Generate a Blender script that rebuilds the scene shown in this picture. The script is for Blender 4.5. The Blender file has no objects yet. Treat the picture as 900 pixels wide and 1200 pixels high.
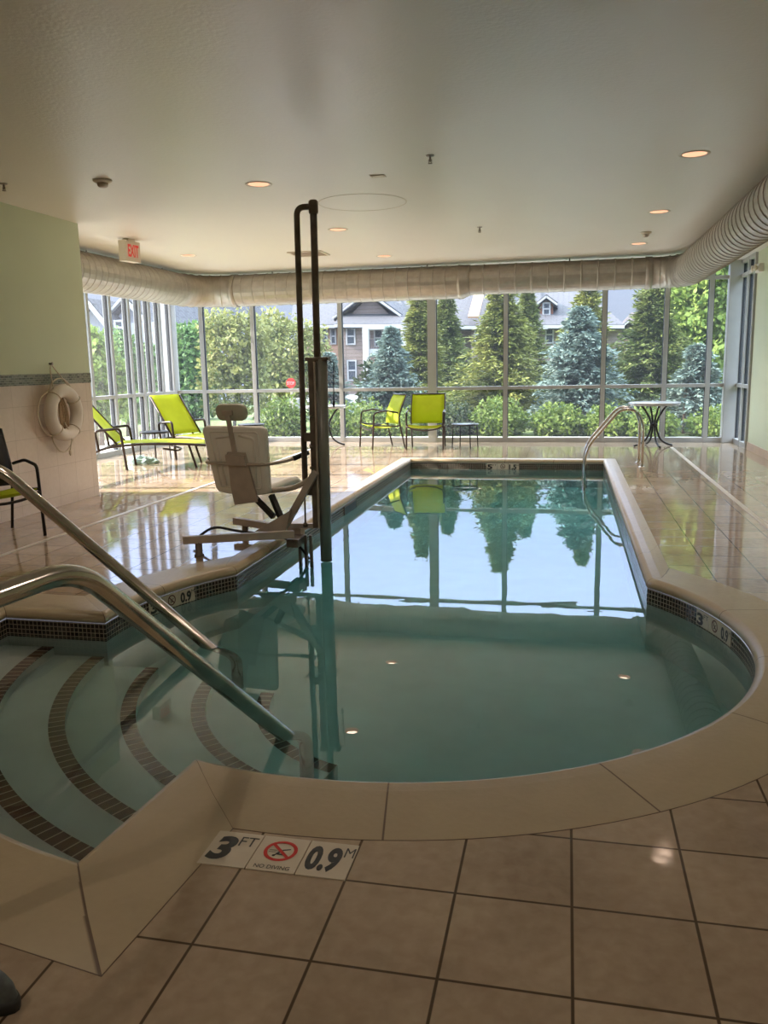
import bpy, bmesh, math, random
import numpy as np
from mathutils import Vector, Matrix, geometry
random.seed(7); RNG = np.random.default_rng(11)
sc = bpy.context.scene
COL = sc.collection
PI = math.pi
def R(a): return math.radians(a)

# ------------------------------------------------------------------ camera
FPX, CAM_H = 968.0, 1.45
YAW, PITCH, ROLL = 0.2186, 0.1766, -0.0192
fwd = Vector((-math.sin(YAW)*math.cos(PITCH), math.cos(YAW)*math.cos(PITCH), -math.sin(PITCH)))
rgt = Vector((math.cos(YAW), math.sin(YAW), 0)); upv = rgt.cross(fwd)
c_, s_ = math.cos(ROLL), math.sin(ROLL)
rg2 = c_*rgt + s_*upv; up2 = -s_*rgt + c_*upv
CAMP = Vector((0, 0, CAM_H))
cd = bpy.data.cameras.new('camera'); cam = bpy.data.objects.new('camera', cd); COL.objects.link(cam)
m3 = Matrix((rg2, up2, -fwd)).transposed()
cam.matrix_world = Matrix.Translation(CAMP) @ m3.to_4x4()
cd.sensor_fit = 'VERTICAL'; cd.sensor_height = 36.0; cd.lens = 36.0*FPX/1200.0
cd.clip_start = 0.05; cd.clip_end = 400
sc.camera = cam
def ray(x, y): return rg2*((x-450)/FPX) + up2*((600-y)/FPX) + fwd
def at(x, y, Y):
    d = ray(x, y); return CAMP + d*(Y/d.y)
def atx(x, y, X):
    d = ray(x, y); return CAMP + d*(X/d.x)
def atz(x, y, Z=0.0):
    d = ray(x, y); return CAMP + d*((Z-CAM_H)/d.z)

# ------------------------------------------------------------------ materials
MATS = {}
def nt(name):
    m = bpy.data.materials.new(name); m.use_nodes = True
    t = m.node_tree
    return m, t, t.nodes['Principled BSDF'], t.nodes, t.links
def lin(*rgb):
    return tuple(((c/255)/12.92 if c/255 <= .04045 else ((c/255+.055)/1.055)**2.4) for c in rgb) + (1,)
def mat(name, col, rough=.5, metal=0, var=0, scale=6, bump=0, bscale=40, spec=.5, emit=None, es=0, sheen=0, coat=0):
    """plain or softly mottled procedural surface"""
    m, t, b, N, L = nt(name)
    b.inputs['Base Color'].default_value = (*col[:3], 1)
    b.inputs['Roughness'].default_value = rough; b.inputs['Metallic'].default_value = metal
    b.inputs['Specular IOR Level'].default_value = spec
    if coat: b.inputs['Coat Weight'].default_value = coat
    if emit:
        b.inputs['Emission Color'].default_value = (*emit, 1); b.inputs['Emission Strength'].default_value = es
    tc = N.new('ShaderNodeTexCoord')
    if var:
        n = N.new('ShaderNodeTexNoise'); n.inputs['Scale'].default_value = scale; n.inputs['Detail'].default_value = 4
        L.new(tc.outputs['Object'], n.inputs['Vector'])
        mx = N.new('ShaderNodeMix'); mx.data_type = 'RGBA'
        mx.inputs['A'].default_value = (*[max(0, c*(1-var)) for c in col[:3]], 1)
        mx.inputs['B'].default_value = (*[min(1, c*(1+var)) for c in col[:3]], 1)
        mr = N.new('ShaderNodeMapRange'); mr.inputs['From Min'].default_value = .3; mr.inputs['From Max'].default_value = .7
        L.new(n.outputs['Fac'], mr.inputs['Value'])
        L.new(mr.outputs['Result'], mx.inputs['Factor']); L.new(mx.outputs['Result'], b.inputs['Base Color'])
    if bump:
        n2 = N.new('ShaderNodeTexNoise'); n2.inputs['Scale'].default_value = bscale; n2.inputs['Detail'].default_value = 3
        L.new(tc.outputs['Object'], n2.inputs['Vector'])
        bp = N.new('ShaderNodeBump'); bp.inputs['Strength'].default_value = bump; bp.inputs['Distance'].default_value = .01
        L.new(n2.outputs['Fac'], bp.inputs['Height']); L.new(bp.outputs['Normal'], b.inputs['Normal'])
    MATS[name] = m
    return m
def math_node(N, L, op, a, b=None):
    n = N.new('ShaderNodeMath'); n.operation = op
    for i, v in enumerate((a, b)):
        if v is None: continue
        if isinstance(v, (int, float)): n.inputs[i].default_value = v
        else: L.new(v, n.inputs[i])
    return n.outputs[0]
def mixc(N, L, fac, a, b):
    mx = N.new('ShaderNodeMix'); mx.data_type = 'RGBA'
    if isinstance(fac, (int, float)): mx.inputs['Factor'].default_value = fac
    else: L.new(fac, mx.inputs['Factor'])
    for k, v in (('A', a), ('B', b)):
        if isinstance(v, tuple): mx.inputs[k].default_value = (*v[:3], 1)
        else: L.new(v, mx.inputs[k])
    return mx.outputs['Result']
def noise(N, L, vec, scale, detail=4, dist=0):
    n = N.new('ShaderNodeTexNoise'); n.inputs['Scale'].default_value = scale
    n.inputs['Detail'].default_value = detail; n.inputs['Distortion'].default_value = dist
    L.new(vec, n.inputs['Vector']); return n.outputs['Fac']
def maprange(N, L, v, a, b, c=0., d=1.):
    n = N.new('ShaderNodeMapRange'); L.new(v, n.inputs['Value'])
    for k, x in (('From Min', a), ('From Max', b), ('To Min', c), ('To Max', d)): n.inputs[k].default_value = x
    return n.outputs['Result']
def bumpn(N, L, h, strength, dist, normal=None):
    b = N.new('ShaderNodeBump'); b.inputs['Strength'].default_value = strength; b.inputs['Distance'].default_value = dist
    L.new(h, b.inputs['Height'])
    if normal: L.new(normal, b.inputs['Normal'])
    return b.outputs['Normal']

def grid_mat(name, col_a, col_b, grout, pu, pv, ou=0, ov=0, gw=.006, rough=.2, uv=False, axes='XY', cell_var=.25, wet=False, bump=.3, nscale=3.0, stagger=False):
    """tiles laid on a grid in object space (metres) or along uv"""
    m, t, b, N, L = nt(name)
    tc = N.new('ShaderNodeTexCoord'); sp = N.new('ShaderNodeSeparateXYZ')
    L.new(tc.outputs['UV' if uv else 'Object'], sp.inputs[0])
    U = sp.outputs[axes[0]]; V = sp.outputs[axes[1]]
    v = math_node(N, L, 'DIVIDE', math_node(N, L, 'SUBTRACT', V, ov), pv)
    cv = math_node(N, L, 'FLOOR', v)
    u = math_node(N, L, 'DIVIDE', math_node(N, L, 'SUBTRACT', U, ou), pu)
    if stagger: u = math_node(N, L, 'ADD', u, math_node(N, L, 'MULTIPLY', cv, .5))
    cu = math_node(N, L, 'FLOOR', u)
    def edge(x, p):
        f = math_node(N, L, 'FRACT', x)
        d = math_node(N, L, 'MULTIPLY', math_node(N, L, 'MINIMUM', f, math_node(N, L, 'SUBTRACT', 1.0, f)), p)
        return d
    d = math_node(N, L, 'MINIMUM', edge(u, pu), edge(v, pv))
    g = maprange(N, L, d, gw*.35, gw*.65)           # 0 in the joint, 1 on the tile
    cb = N.new('ShaderNodeCombineXYZ'); L.new(cu, cb.inputs[0]); L.new(cv, cb.inputs[1])
    wn = N.new('ShaderNodeTexWhiteNoise'); wn.noise_dimensions = '2D'; L.new(cb.outputs[0], wn.inputs['Vector'])
    n1 = noise(N, L, tc.outputs['Object'], nscale, 5, .6); n2 = noise(N, L, tc.outputs['Object'], nscale*9, 5, .3)
    f = math_node(N, L, 'ADD', math_node(N, L, 'MULTIPLY', n1, .55), math_node(N, L, 'MULTIPLY', n2, .45))
    f = maprange(N, L, f, .28, .72)
    f = math_node(N, L, 'ADD', math_node(N, L, 'MULTIPLY', f, 1-cell_var), math_node(N, L, 'MULTIPLY', wn.outputs['Value'], cell_var))
    tile = mixc(N, L, f, col_a, col_b)
    L.new(mixc(N, L, g, grout, tile), b.inputs['Base Color'])
    if wet:
        w = noise(N, L, tc.outputs['Object'], .8, 3)
        r = maprange(N, L, w, .40, .60, rough, rough*.35)
    else:
        r = math_node(N, L, 'ADD', rough, math_node(N, L, 'MULTIPLY', math_node(N, L, 'SUBTRACT', 1.0, g), .5))
    L.new(r, b.inputs['Roughness'])
    h = math_node(N, L, 'ADD', math_node(N, L, 'MULTIPLY', g, .6), math_node(N, L, 'MULTIPLY', n2, .25))
    L.new(bumpn(N, L, h, bump, .004), b.inputs['Normal'])
    MATS[name] = m
    return m, b, N, L, tc

TILE_A, TILE_B, GROUT = lin(146, 127, 107), lin(194, 176, 153), lin(78, 64, 50)
FLOOR, fb, fN, fL, ftc = grid_mat('stone_tile', TILE_A, TILE_B, GROUT, .3165, .332, .04, .071, .008, .085, wet=True, bump=.08, nscale=2.6)
fb.inputs['Specular IOR Level'].default_value = .55
# slow ripples of the wet film
_w = noise(fN, fL, ftc.outputs['Object'], 5.0, 2, .4)
_old = fb.inputs['Normal'].links[0].from_socket
fL.new(bumpn(fN, fL, _w, .05, .012, _old), fb.inputs['Normal'])
# coping stone: joints along u (metres), dark outer joint at v = 1
def coping_mat():
    m, t, b, N, L = nt('coping_stone')
    tc = N.new('ShaderNodeTexCoord'); sp = N.new('ShaderNodeSeparateXYZ'); L.new(tc.outputs['UV'], sp.inputs[0])
    f = math_node(N, L, 'FRACT', sp.outputs['X'])
    d = math_node(N, L, 'MULTIPLY', math_node(N, L, 'MINIMUM', f, math_node(N, L, 'SUBTRACT', 1.0, f)), .74)
    d2 = math_node(N, L, 'MULTIPLY', math_node(N, L, 'SUBTRACT', 1.0, sp.outputs['Y']), .4)
    g = maprange(N, L, math_node(N, L, 'MINIMUM', d, d2), .0015, .004)
    n1 = noise(N, L, tc.outputs['Object'], 4, 5, .5); n2 = noise(N, L, tc.outputs['Object'], 45, 3)
    fac = maprange(N, L, math_node(N, L, 'ADD', math_node(N, L, 'MULTIPLY', n1, .75), math_node(N, L, 'MULTIPLY', n2, .25)), .25, .75)
    L.new(mixc(N, L, g, lin(92, 72, 54), mixc(N, L, fac, lin(168, 152, 124), lin(182, 167, 138))), b.inputs['Base Color'])
    L.new(maprange(N, L, n2, .3, .7, .36, .28), b.inputs['Roughness'])
    L.new(bumpn(N, L, n2, .15, .004), b.inputs['Normal'])
    return m
COPING = coping_mat()
MOSAIC, mb_, _, _, _ = grid_mat('dark_mosaic', lin(22, 20, 18), lin(58, 52, 46), lin(150, 140, 124), .028, .028, 0, -.0605, .005, .12, uv=True, cell_var=.8)
NOSING, _, _, _, _ = grid_mat('nosing_tile', lin(52, 26, 18), lin(92, 52, 36), lin(170, 155, 135), .055, .2, 0, -.05, .006, .25, uv=True, cell_var=.6)
WALLTILE, _, _, _, _ = grid_mat('wall_tile', lin(205, 188, 172), lin(222, 208, 194), lin(188, 172, 156), .33, .33, 0, .11, .004, .3, axes='YZ', bump=.08)
BAND, _, _, _, _ = grid_mat('glass_mosaic_band', lin(70, 74, 62), lin(140, 142, 126), lin(150, 148, 136), .06, .022, 0, .003, .005, .2, axes='YZ', cell_var=.9, stagger=True)
PLASTER = mat('pool_plaster', (.50, .53, .50), .6, var=.05, scale=5)
GREEN = mat('pale_green_paint', lin(204, 212, 182), .45, var=.02, scale=2, bump=.04, bscale=120)
BASEB = mat('base_tile', lin(190, 165, 145), .3, var=.08, scale=8)
# ceiling: semi gloss, trowelled streaks
def ceil_mat():
    m, t, b, N, L = nt('ceiling_paint')
    tc = N.new('ShaderNodeTexCoord'); mp = N.new('ShaderNodeMapping'); mp.inputs['Scale'].default_value = (1.2, .55, 1)
    L.new(tc.outputs['Object'], mp.inputs['Vector'])
    n1 = noise(N, L, mp.outputs[0], 2.2, 5, .8); n2 = noise(N, L, tc.outputs['Object'], 38, 4)
    L.new(mixc(N, L, maprange(N, L, n1, .2, .8), lin(226, 219, 209), lin(231, 225, 216)), b.inputs['Base Color'])
    L.new(maprange(N, L, n1, .3, .7, .30, .36), b.inputs['Roughness'])
    nb = bumpn(N, L, n2, .32, .006); L.new(bumpn(N, L, n1, .05, .02, nb), b.inputs['Normal'])
    return m
CEIL = ceil_mat()
ALU = mat('window_aluminium', lin(172, 172, 170), .42, .2, var=.03)
ALU_D = mat('window_gasket', lin(40, 42, 46), .6)
def glass_mat():
    m, t, b, N, L = nt('window_glass'); N.remove(b)
    out = N['Material Output']
    tr = N.new('ShaderNodeBsdfTransparent'); tr.inputs[0].default_value = (.97, .985, .98, 1)
    gl = N.new('ShaderNodeBsdfGlossy'); gl.inputs['Roughness'].default_value = .0
    ge = N.new('ShaderNodeNewGeometry'); dt = N.new('ShaderNodeVectorMath'); dt.operation = 'DOT_PRODUCT'
    L.new(ge.outputs['Normal'], dt.inputs[0]); L.new(ge.outputs['Incoming'], dt.inputs[1])
    ca = math_node(N, L, 'ABSOLUTE', dt.outputs['Value'])
    fr = math_node(N, L, 'ADD', .025, math_node(N, L, 'MULTIPLY', .6, math_node(N, L, 'POWER', math_node(N, L, 'SUBTRACT', 1.0, ca), 5.0)))
    mx = N.new('ShaderNodeMixShader'); L.new(fr, mx.inputs[0]); L.new(tr.outputs[0], mx.inputs[1]); L.new(gl.outputs[0], mx.inputs[2])
    df = N.new('ShaderNodeBsdfTranslucent'); df.inputs[0].default_value = (.9, .93, 1, 1)      # whitish veil mixed into the panes to imitate haze and glare
    m2 = N.new('ShaderNodeMixShader'); m2.inputs[0].default_value = .010; L.new(mx.outputs[0], m2.inputs[1]); L.new(df.outputs[0], m2.inputs[2])
    L.new(m2.outputs[0], out.inputs['Surface']); return m
GLASS = glass_mat()
def water_mat():
    m, t, b, N, L = nt('pool_water'); out = N['Material Output']
    b.inputs['Base Color'].default_value = (1, 1, 1, 1); b.inputs['Roughness'].default_value = 0
    b.inputs['IOR'].default_value = 1.333; b.inputs['Transmission Weight'].default_value = 1
    tc = N.new('ShaderNodeTexCoord')
    n = noise(N, L, tc.outputs['Object'], 1.6, 2, .5)
    L.new(bumpn(N, L, n, .05, .02), b.inputs['Normal'])
    va = N.new('ShaderNodeVolumeAbsorption'); va.inputs['Color'].default_value = (.12, .74, .76, 1); va.inputs['Density'].default_value = .60
    L.new(va.outputs[0], out.inputs['Volume'])
    return m
WATER = water_mat()
STEEL = mat('polished_steel', (.62, .58, .53), .16, 1, var=.12, scale=9)
STEEL_W = mat('worn_steel', (.30, .27, .24), .34, .9, var=.35, scale=7, bump=.05)
LIFT_G = mat('lift_grey_metal', lin(188, 176, 164), .45, .2, var=.15, scale=8)
LIFT_D = mat('lift_dark_metal', lin(114, 104, 92), .42, .25, var=.3, scale=10)
LIFT_P = mat('lift_white_plastic', lin(242, 238, 228), .5, var=.03)
LIFT_C = mat('lift_column_grey', lin(138, 140, 134), .35, .25, var=.12, scale=5)
BLACK = mat('black_rubber', (.014, .014, .015), .5)
BRONZE = mat('bronze_frame', lin(58, 46, 40), .38, .35, var=.12)
DARKFR = mat('dark_frame', lin(30, 27, 26), .4, .2)
def sling_mat():
    m, t, b, N, L = nt('lime_sling'); tc = N.new('ShaderNodeTexCoord')
    wv = noise(N, L, tc.outputs['Object'], 220, 1); n = noise(N, L, tc.outputs['Object'], 5, 3)
    L.new(mixc(N, L, maprange(N, L, n, .3, .7), lin(176, 190, 22), lin(196, 208, 40)), b.inputs['Base Color'])
    b.inputs['Roughness'].default_value = .7
    L.new(bumpn(N, L, wv, .2, .002), b.inputs['Normal'])
    tl = N.new('ShaderNodeBsdfTranslucent'); tl.inputs[0].default_value = lin(200, 212, 40)
    mx = N.new('ShaderNodeMixShader'); mx.inputs[0].default_value = .35
    L.new(b.outputs[0], mx.inputs[1]); L.new(tl.outputs[0], mx.inputs[2]); L.new(mx.outputs[0], N['Material Output'].inputs['Surface'])
    return m
LIME = sling_mat()
TABTOP = mat('table_top_white', lin(168, 169, 170), .25, .1, var=.06, scale=20)
TABDARK = mat('table_top_grey', lin(120, 126, 134), .18, .3, var=.05)
DUCT = mat('galvanised_duct', lin(172, 166, 158), .40, .5, var=.10, scale=9)
DUCT_S = mat('duct_seam', lin(120, 114, 106), .4, .7)
WHITE = mat('white_plastic', lin(226, 222, 214), .4)
OFFWH = mat('cream_plastic', lin(214, 204, 188), .45)
RED = mat('sign_red', lin(200, 40, 34), .5)
EXITRED = mat('exit_letter_red', lin(205, 60, 55), .5, emit=lin(225, 70, 60)[:3], es=.12)
INK = mat('black_ink', (.02, .02, .02), .4)
SIGNW = mat('sign_white_tile', lin(208, 198, 180), .25, var=.05, scale=12)
ROPE = mat('cream_rope', lin(206, 194, 172), .8, var=.1, scale=60)
ROPEC = mat('rope_coil', lin(168, 146, 116), .85, var=.2, scale=70)
RINGW = mat('ring_white', lin(222, 214, 202), .5, var=.03)
TOWEL = mat('grey_green_towel', lin(150, 172, 168), .9, var=.2, scale=14, bump=.5, bscale=60)
CAN_GLOW = mat('downlight_painted_glow', (.12, .05, .03), .6, emit=(1, .52, .32), es=.34)  # reflector emits a peach glow of its own, standing in for lamp light
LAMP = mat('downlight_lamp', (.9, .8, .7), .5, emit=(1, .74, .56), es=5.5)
GREYRUB = mat('grey_shoe_rubber', lin(92, 98, 100), .6, var=.25, scale=40)
# outside
GRASS = mat('lawn', lin(84, 98, 50), .9, var=.45, scale=9, bump=.6, bscale=40)
ASPH = mat('parking_asphalt', lin(150, 148, 148), .9, var=.1, scale=3)
BARK = mat('bark', lin(92, 78, 66), .9, var=.3, scale=12, bump=.5)
def leaf_mat(name, a, b_, tr=.25):
    m, t, b, N, L = nt(name); tc = N.new('ShaderNodeTexCoord')
    n1 = noise(N, L, tc.outputs['Object'], 1.1, 3); n2 = noise(N, L, tc.outputs['Object'], 9, 2)
    f = maprange(N, L, math_node(N, L, 'ADD', math_node(N, L, 'MULTIPLY', n1, .5), math_node(N, L, 'MULTIPLY', n2, .5)), .36, .64)
    c = mixc(N, L, f, a, b_)
    L.new(c, b.inputs['Base Color']); b.inputs['Roughness'].default_value = .6
    b.inputs['Specular IOR Level'].default_value = .25
    tl = N.new('ShaderNodeBsdfTranslucent'); L.new(c, tl.inputs[0])
    mx = N.new('ShaderNodeMixShader'); mx.inputs[0].default_value = tr
    L.new(b.outputs[0], mx.inputs[1]); L.new(tl.outputs[0], mx.inputs[2]); L.new(mx.outputs[0], N['Material Output'].inputs['Surface'])
    return m
L_SPRUCE = leaf_mat('blue_spruce_needles', lin(80, 98, 92), lin(124, 142, 134), .15)
L_CONIF = leaf_mat('conifer_needles', lin(66, 78, 36), lin(138, 142, 70), .25)
L_CEDAR = leaf_mat('cedar_needles', lin(54, 70, 36), lin(116, 126, 66), .25)
L_BRIGHT = leaf_mat('maple_leaves', lin(88, 116, 44), lin(138, 158, 80), .35)
L_BIRCH = leaf_mat('birch_leaves', lin(92, 102, 52), lin(150, 150, 92), .3)
L_DARK = leaf_mat('dark_hedge_leaves', lin(30, 44, 26), lin(58, 72, 42), .15)
L_GREEN = leaf_mat('green_tree_leaves', lin(64, 94, 50), lin(108, 138, 76), .3)
L_SHRUB = leaf_mat('shrub_leaves', lin(66, 90, 34), lin(114, 130, 60), .3)
BRICK = grid_mat('brown_siding', lin(112, 98, 92), lin(124, 110, 104), lin(98, 86, 80), 3, .2, gw=.03, rough=.8, axes='XZ')[0]
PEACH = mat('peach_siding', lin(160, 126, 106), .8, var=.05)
TERRA = mat('terracotta_siding', lin(126, 80, 60), .8, var=.08)
PALEW = mat('pale_siding', lin(138, 140, 148), .8, var=.05)
GREYS = mat('grey_brown_siding', lin(104, 94, 92), .8, var=.06)
SHING = grid_mat('roof_shingles', lin(58, 58, 65), lin(70, 70, 76), lin(50, 50, 55), .6, .35, gw=.04, rough=.85, axes='XY', stagger=True)[0]
HTRIM = mat('house_white_trim', lin(150, 150, 150), .6)
HPANE = mat('house_window_pane', lin(60, 66, 76), .25, var=.1, scale=1)
RAILD = mat('balcony_rail_dark', lin(60, 56, 58), .5)

# ------------------------------------------------------------------ mesh helpers
class MB:
    def __init__(s): s.v = []; s.f = []; s.uv = {}; s.sm = []
    def add(s, vs, fs, smooth=False):
        o = len(s.v); s.v += [tuple(v) for v in vs]
        for f in fs: s.f.append(tuple(i+o for i in f)); s.sm.append(smooth)
        return s
    def box(s, c, size, rot=None, bev=0):
        bm = bmesh.new(); bmesh.ops.create_cube(bm, size=1)
        for v in bm.verts: v.co = Vector((v.co.x*size[0], v.co.y*size[1], v.co.z*size[2]))
        if bev: bmesh.ops.bevel(bm, geom=bm.edges[:], offset=bev, segments=2, profile=.6, affect='EDGES')
        if rot is not None: bmesh.ops.transform(bm, matrix=(rot if isinstance(rot, Matrix) else Matrix.Rotation(rot, 4, 'Z')), verts=bm.verts)
        bm.verts.index_update()
        s.add([v.co+Vector(c) for v in bm.verts], [[v.index for v in f.verts] for f in bm.faces]); bm.free(); return s
    def bar(s, a, b, w, h, up=(0, 0, 1), bev=.004):
        a = Vector(a); b = Vector(b); d = b-a; z = d.normalized(); u = Vector(up)
        if abs(u.dot(z)) > .98: u = Vector((0, 1, 0))
        x = u.cross(z).normalized(); y = z.cross(x)
        m = Matrix((x, y, z)).transposed().to_4x4()
        return s.box((a+b)/2, (w, h, d.length), m, bev)
    def tube(s, pts, r, seg=10, fillet=0, caps=True, nf=6, rfun=None, close=False):
        pts = [Vector(p) for p in pts]
        if fillet and len(pts) > 2:
            q = [pts[0]]
            for i in range(1, len(pts)-1):
                p0, p1, p2 = pts[i-1], pts[i], pts[i+1]
                a = (p0-p1); b = (p2-p1); fl = min(fillet, a.length*.49, b.length*.49)
                s0 = p1+a.normalized()*fl; s1 = p1+b.normalized()*fl
                for k in range(nf+1):
                    t = k/nf; q.append(s0*(1-t)**2+p1*2*t*(1-t)+s1*t*t)
            q.append(pts[-1]); pts = q
        n = len(pts); rings = []; t0 = (pts[1]-pts[0]).normalized()
        u = Vector((0, 0, 1)) if abs(t0.z) < .9 else Vector((1, 0, 0))
        u = (u-t0*u.dot(t0)).normalized()
        vs = []
        for i, p in enumerate(pts):
            if close: t = (pts[(i+1) % n]-pts[i-1]).normalized()
            else: t = ((pts[min(i+1, n-1)]-pts[max(i-1, 0)])).normalized()
            u = (u-t*u.dot(t)).normalized(); w = t.cross(u)
            rr = rfun(i/(n-1)) if rfun else r
            for k in range(seg):
                a = 2*PI*k/seg; vs.append(p+(u*math.cos(a)+w*math.sin(a))*rr)
        fs = []
        for i in range(n if close else n-1):
            j = (i+1) % n
            for k in range(seg):
                fs.append((i*seg+k, i*seg+(k+1) % seg, j*seg+(k+1) % seg, j*seg+k))
        s.add(vs, fs, True)
        if caps and not close: s.add(vs[:seg], [tuple(reversed(range(seg)))]); s.add(vs[-seg:], [tuple(range(seg))])
        return s
    def lathe(s, prof, c=(0, 0, 0), seg=24, m=None, smooth=True, caps=True):
        c = Vector(c); vs = []; fs = []
        for r, z in prof:
            for k in range(seg):
                p = Vector((r*math.cos(2*PI*k/seg), r*math.sin(2*PI*k/seg), z))
                if m is not None: p = m @ p
                vs.append(c+p)
        for i in range(len(prof)-1):
            for k in range(seg):
                fs.append((i*seg+k, i*seg+(k+1) % seg, (i+1)*seg+(k+1) % seg, (i+1)*seg+k))
        s.add(vs, fs, smooth)
        for i, rev in ((0, True), (len(prof)-1, False)):
            if caps and prof[i][0] > 1e-3:
                ring = vs[i*seg:(i+1)*seg]; s.add(ring, [tuple(reversed(range(seg))) if rev else tuple(range(seg))])
        return s
    def prism(s, poly, axis, lo, hi):
        """poly of 2D points extruded along an axis 'X','Y','Z'"""
        def P(p, t):
            return {'X': (t, p[0], p[1]), 'Y': (p[0], t, p[1]), 'Z': (p[0], p[1], t)}[axis]
        n = len(poly)
        vs = [P(p, lo) for p in poly]+[P(p, hi) for p in poly]
        fs = [tuple(range(n)), tuple(reversed(range(n, 2*n)))]+[(i, (i+1) % n, n+(i+1) % n, n+i) for i in range(n)]
        return s.add(vs, fs)
    def sheet(s, rows, th, smooth=True):
        """grid of points given as rows, thickened along its normal"""
        nr, nc = len(rows), len(rows[0]); P = [[Vector(p) for p in r] for r in rows]
        def nrm(i, j):
            a = P[min(i+1, nr-1)][j]-P[max(i-1, 0)][j]; b = P[i][min(j+1, nc-1)]-P[i][max(j-1, 0)]
            return a.cross(b).normalized()
        top = [P[i][j]+nrm(i, j)*th/2 for i in range(nr) for j in range(nc)]; bot = [P[i][j]-nrm(i, j)*th/2 for i in range(nr) for j in range(nc)]
        N_ = nr*nc; fs = []
        for i in range(nr-1):
            for j in range(nc-1):
                a, b, c, d = i*nc+j, i*nc+j+1, (i+1)*nc+j+1, (i+1)*nc+j
                fs.append((a, d, c, b)); fs.append((N_+a, N_+b, N_+c, N_+d))
        per = [(0, j) for j in range(nc)]+[(i, nc-1) for i in range(1, nr)]+[(nr-1, j) for j in range(nc-2, -1, -1)]+[(i, 0) for i in range(nr-2, 0, -1)]
        for k in range(len(per)):
            (i, j), (i2, j2) = per[k], per[(k+1) % len(per)]
            a, b = i*nc+j, i2*nc+j2; fs.append((a, b, N_+b, N_+a))
        return s.add(top+bot, fs, smooth)
    def build(s, name, m, parent=None, origin=None, recalc=True):
        og = Vector(origin) if origin is not None else (Vector(parent.get('_o', (0, 0, 0))) if parent else Vector())
        me = bpy.data.meshes.new(name)
        me.from_pydata([tuple(Vector(v)-og) for v in s.v], [], s.f)
        me.polygons.foreach_set('use_smooth', s.sm)
        if recalc:
            bm = bmesh.new(); bm.from_mesh(me); bmesh.ops.remove_doubles(bm, verts=bm.verts, dist=1e-5)
            bmesh.ops.recalc_face_normals(bm, faces=bm.faces); bm.to_mesh(me); bm.free()
        me.materials.append(m); me.update()
        o = bpy.data.objects.new(name, me); COL.objects.link(o)
        if parent: o.parent = parent
        elif origin is not None: o.location = og
        return o
def tag(o, label=None, cat=None, group=None, kind=None):
    if label: o['label'] = label
    if cat: o['category'] = cat
    if group: o['group'] = group
    if kind: o['kind'] = kind
    return o
ORIG = {}
def thing(name, label, cat, loc=(0, 0, 0), rotz=0, group=None, world=True):
    """Empty at the base of a thing; parts are given in world coordinates when world=True, else local"""
    o = bpy.data.objects.new(name, None); COL.objects.link(o); o.empty_display_size = .1
    o.location = loc; o.rotation_euler = (0, 0, rotz)
    if world: ORIG[o.name] = Vector(loc)
    return tag(o, label, cat, group)
def part(mb, name, m, t, label=None, world_root=None):
    r = world_root or t
    o = mb.build(name, m, None, None)
    og = ORIG.get(r.name)
    if og is not None: o.data.transform(Matrix.Translation(-og))
    o.parent = t
    if label: o['label'] = label
    return o
def copy_thing(root, loc, rotz, label, group=None):
    r = root.copy(); COL.objects.link(r); r.location = loc; r.rotation_euler = (0, 0, rotz); r['label'] = label
    if group: r['group'] = group
    for ch in list(root.children):
        c = ch.copy(); COL.objects.link(c); c.parent = r
        for g in list(ch.children):
            d = g.copy(); COL.objects.link(d); d.parent = c
    return r
def struct(mb, name, m, parent=None):
    o = mb.build(name, m, parent)
    o['kind'] = 'structure'
    return o
def raw_mesh(name, V, F, m, parent=None, smooth=False):
    """V (n,3) array, F (k,4) array"""
    me = bpy.data.meshes.new(name); n, k = len(V), len(F); w = F.shape[1]
    me.vertices.add(n); me.vertices.foreach_set('co', np.asarray(V, np.float32).ravel())
    me.loops.add(k*w); me.loops.foreach_set('vertex_index', np.asarray(F, np.int32).ravel())
    me.polygons.add(k); me.polygons.foreach_set('loop_start', np.arange(0, k*w, w, dtype=np.int32))
    me.polygons.foreach_set('loop_total', np.full(k, w, dtype=np.int32))
    me.update(calc_edges=True); me.validate(); me.materials.append(m)
    o = bpy.data.objects.new(name, me); COL.objects.link(o)
    if parent: o.parent = parent
    return o

def text_geo(txt, size, offset=0, shear=0, sx=1.0):
    """flat lettering: returns verts (2D) and faces, left bottom at 0,0"""
    cu = bpy.data.curves.new('t', 'FONT'); cu.body = txt; cu.size = size; cu.offset = offset; cu.shear = shear; cu.resolution_u = 4
    o = bpy.data.objects.new('t', cu); COL.objects.link(o)
    dg = bpy.context.evaluated_depsgraph_get(); me = bpy.data.meshes.new_from_object(o.evaluated_get(dg))
    vs = [(v.co.x*sx, v.co.y) for v in me.vertices]; fs = [tuple(p.vertices) for p in me.polygons]
    bpy.data.objects.remove(o); bpy.data.curves.remove(cu); bpy.data.meshes.remove(me)
    x0 = min(v[0] for v in vs); y0 = min(v[1] for v in vs)
    return [(x-x0, y-y0) for x, y in vs], fs
def geo_size(g):
    return max(v[0] for v in g[0]), max(v[1] for v in g[0])
def place_geo(mb, g, ox, oy, fn, h=0.0):
    mb.add([fn(x+ox, y+oy, h) for x, y in g[0]], g[1])
def fit_text(txt, w, h, offset=.03, shear=0):
    g = text_geo(txt, 1.0, offset, shear); W, H = geo_size(g)
    return [(x*w/W, y*h/H) for x, y in g[0]], g[1]
def ring_geo(r0, r1, n=28):
    vs = []; fs = []
    for k in range(n):
        a = 2*PI*k/n; vs += [(r0*math.cos(a), r0*math.sin(a)), (r1*math.cos(a), r1*math.sin(a))]
    for k in range(n):
        j = (k+1) % n; fs.append((2*k, 2*k+1, 2*j+1, 2*j))
    return vs, fs
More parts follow.
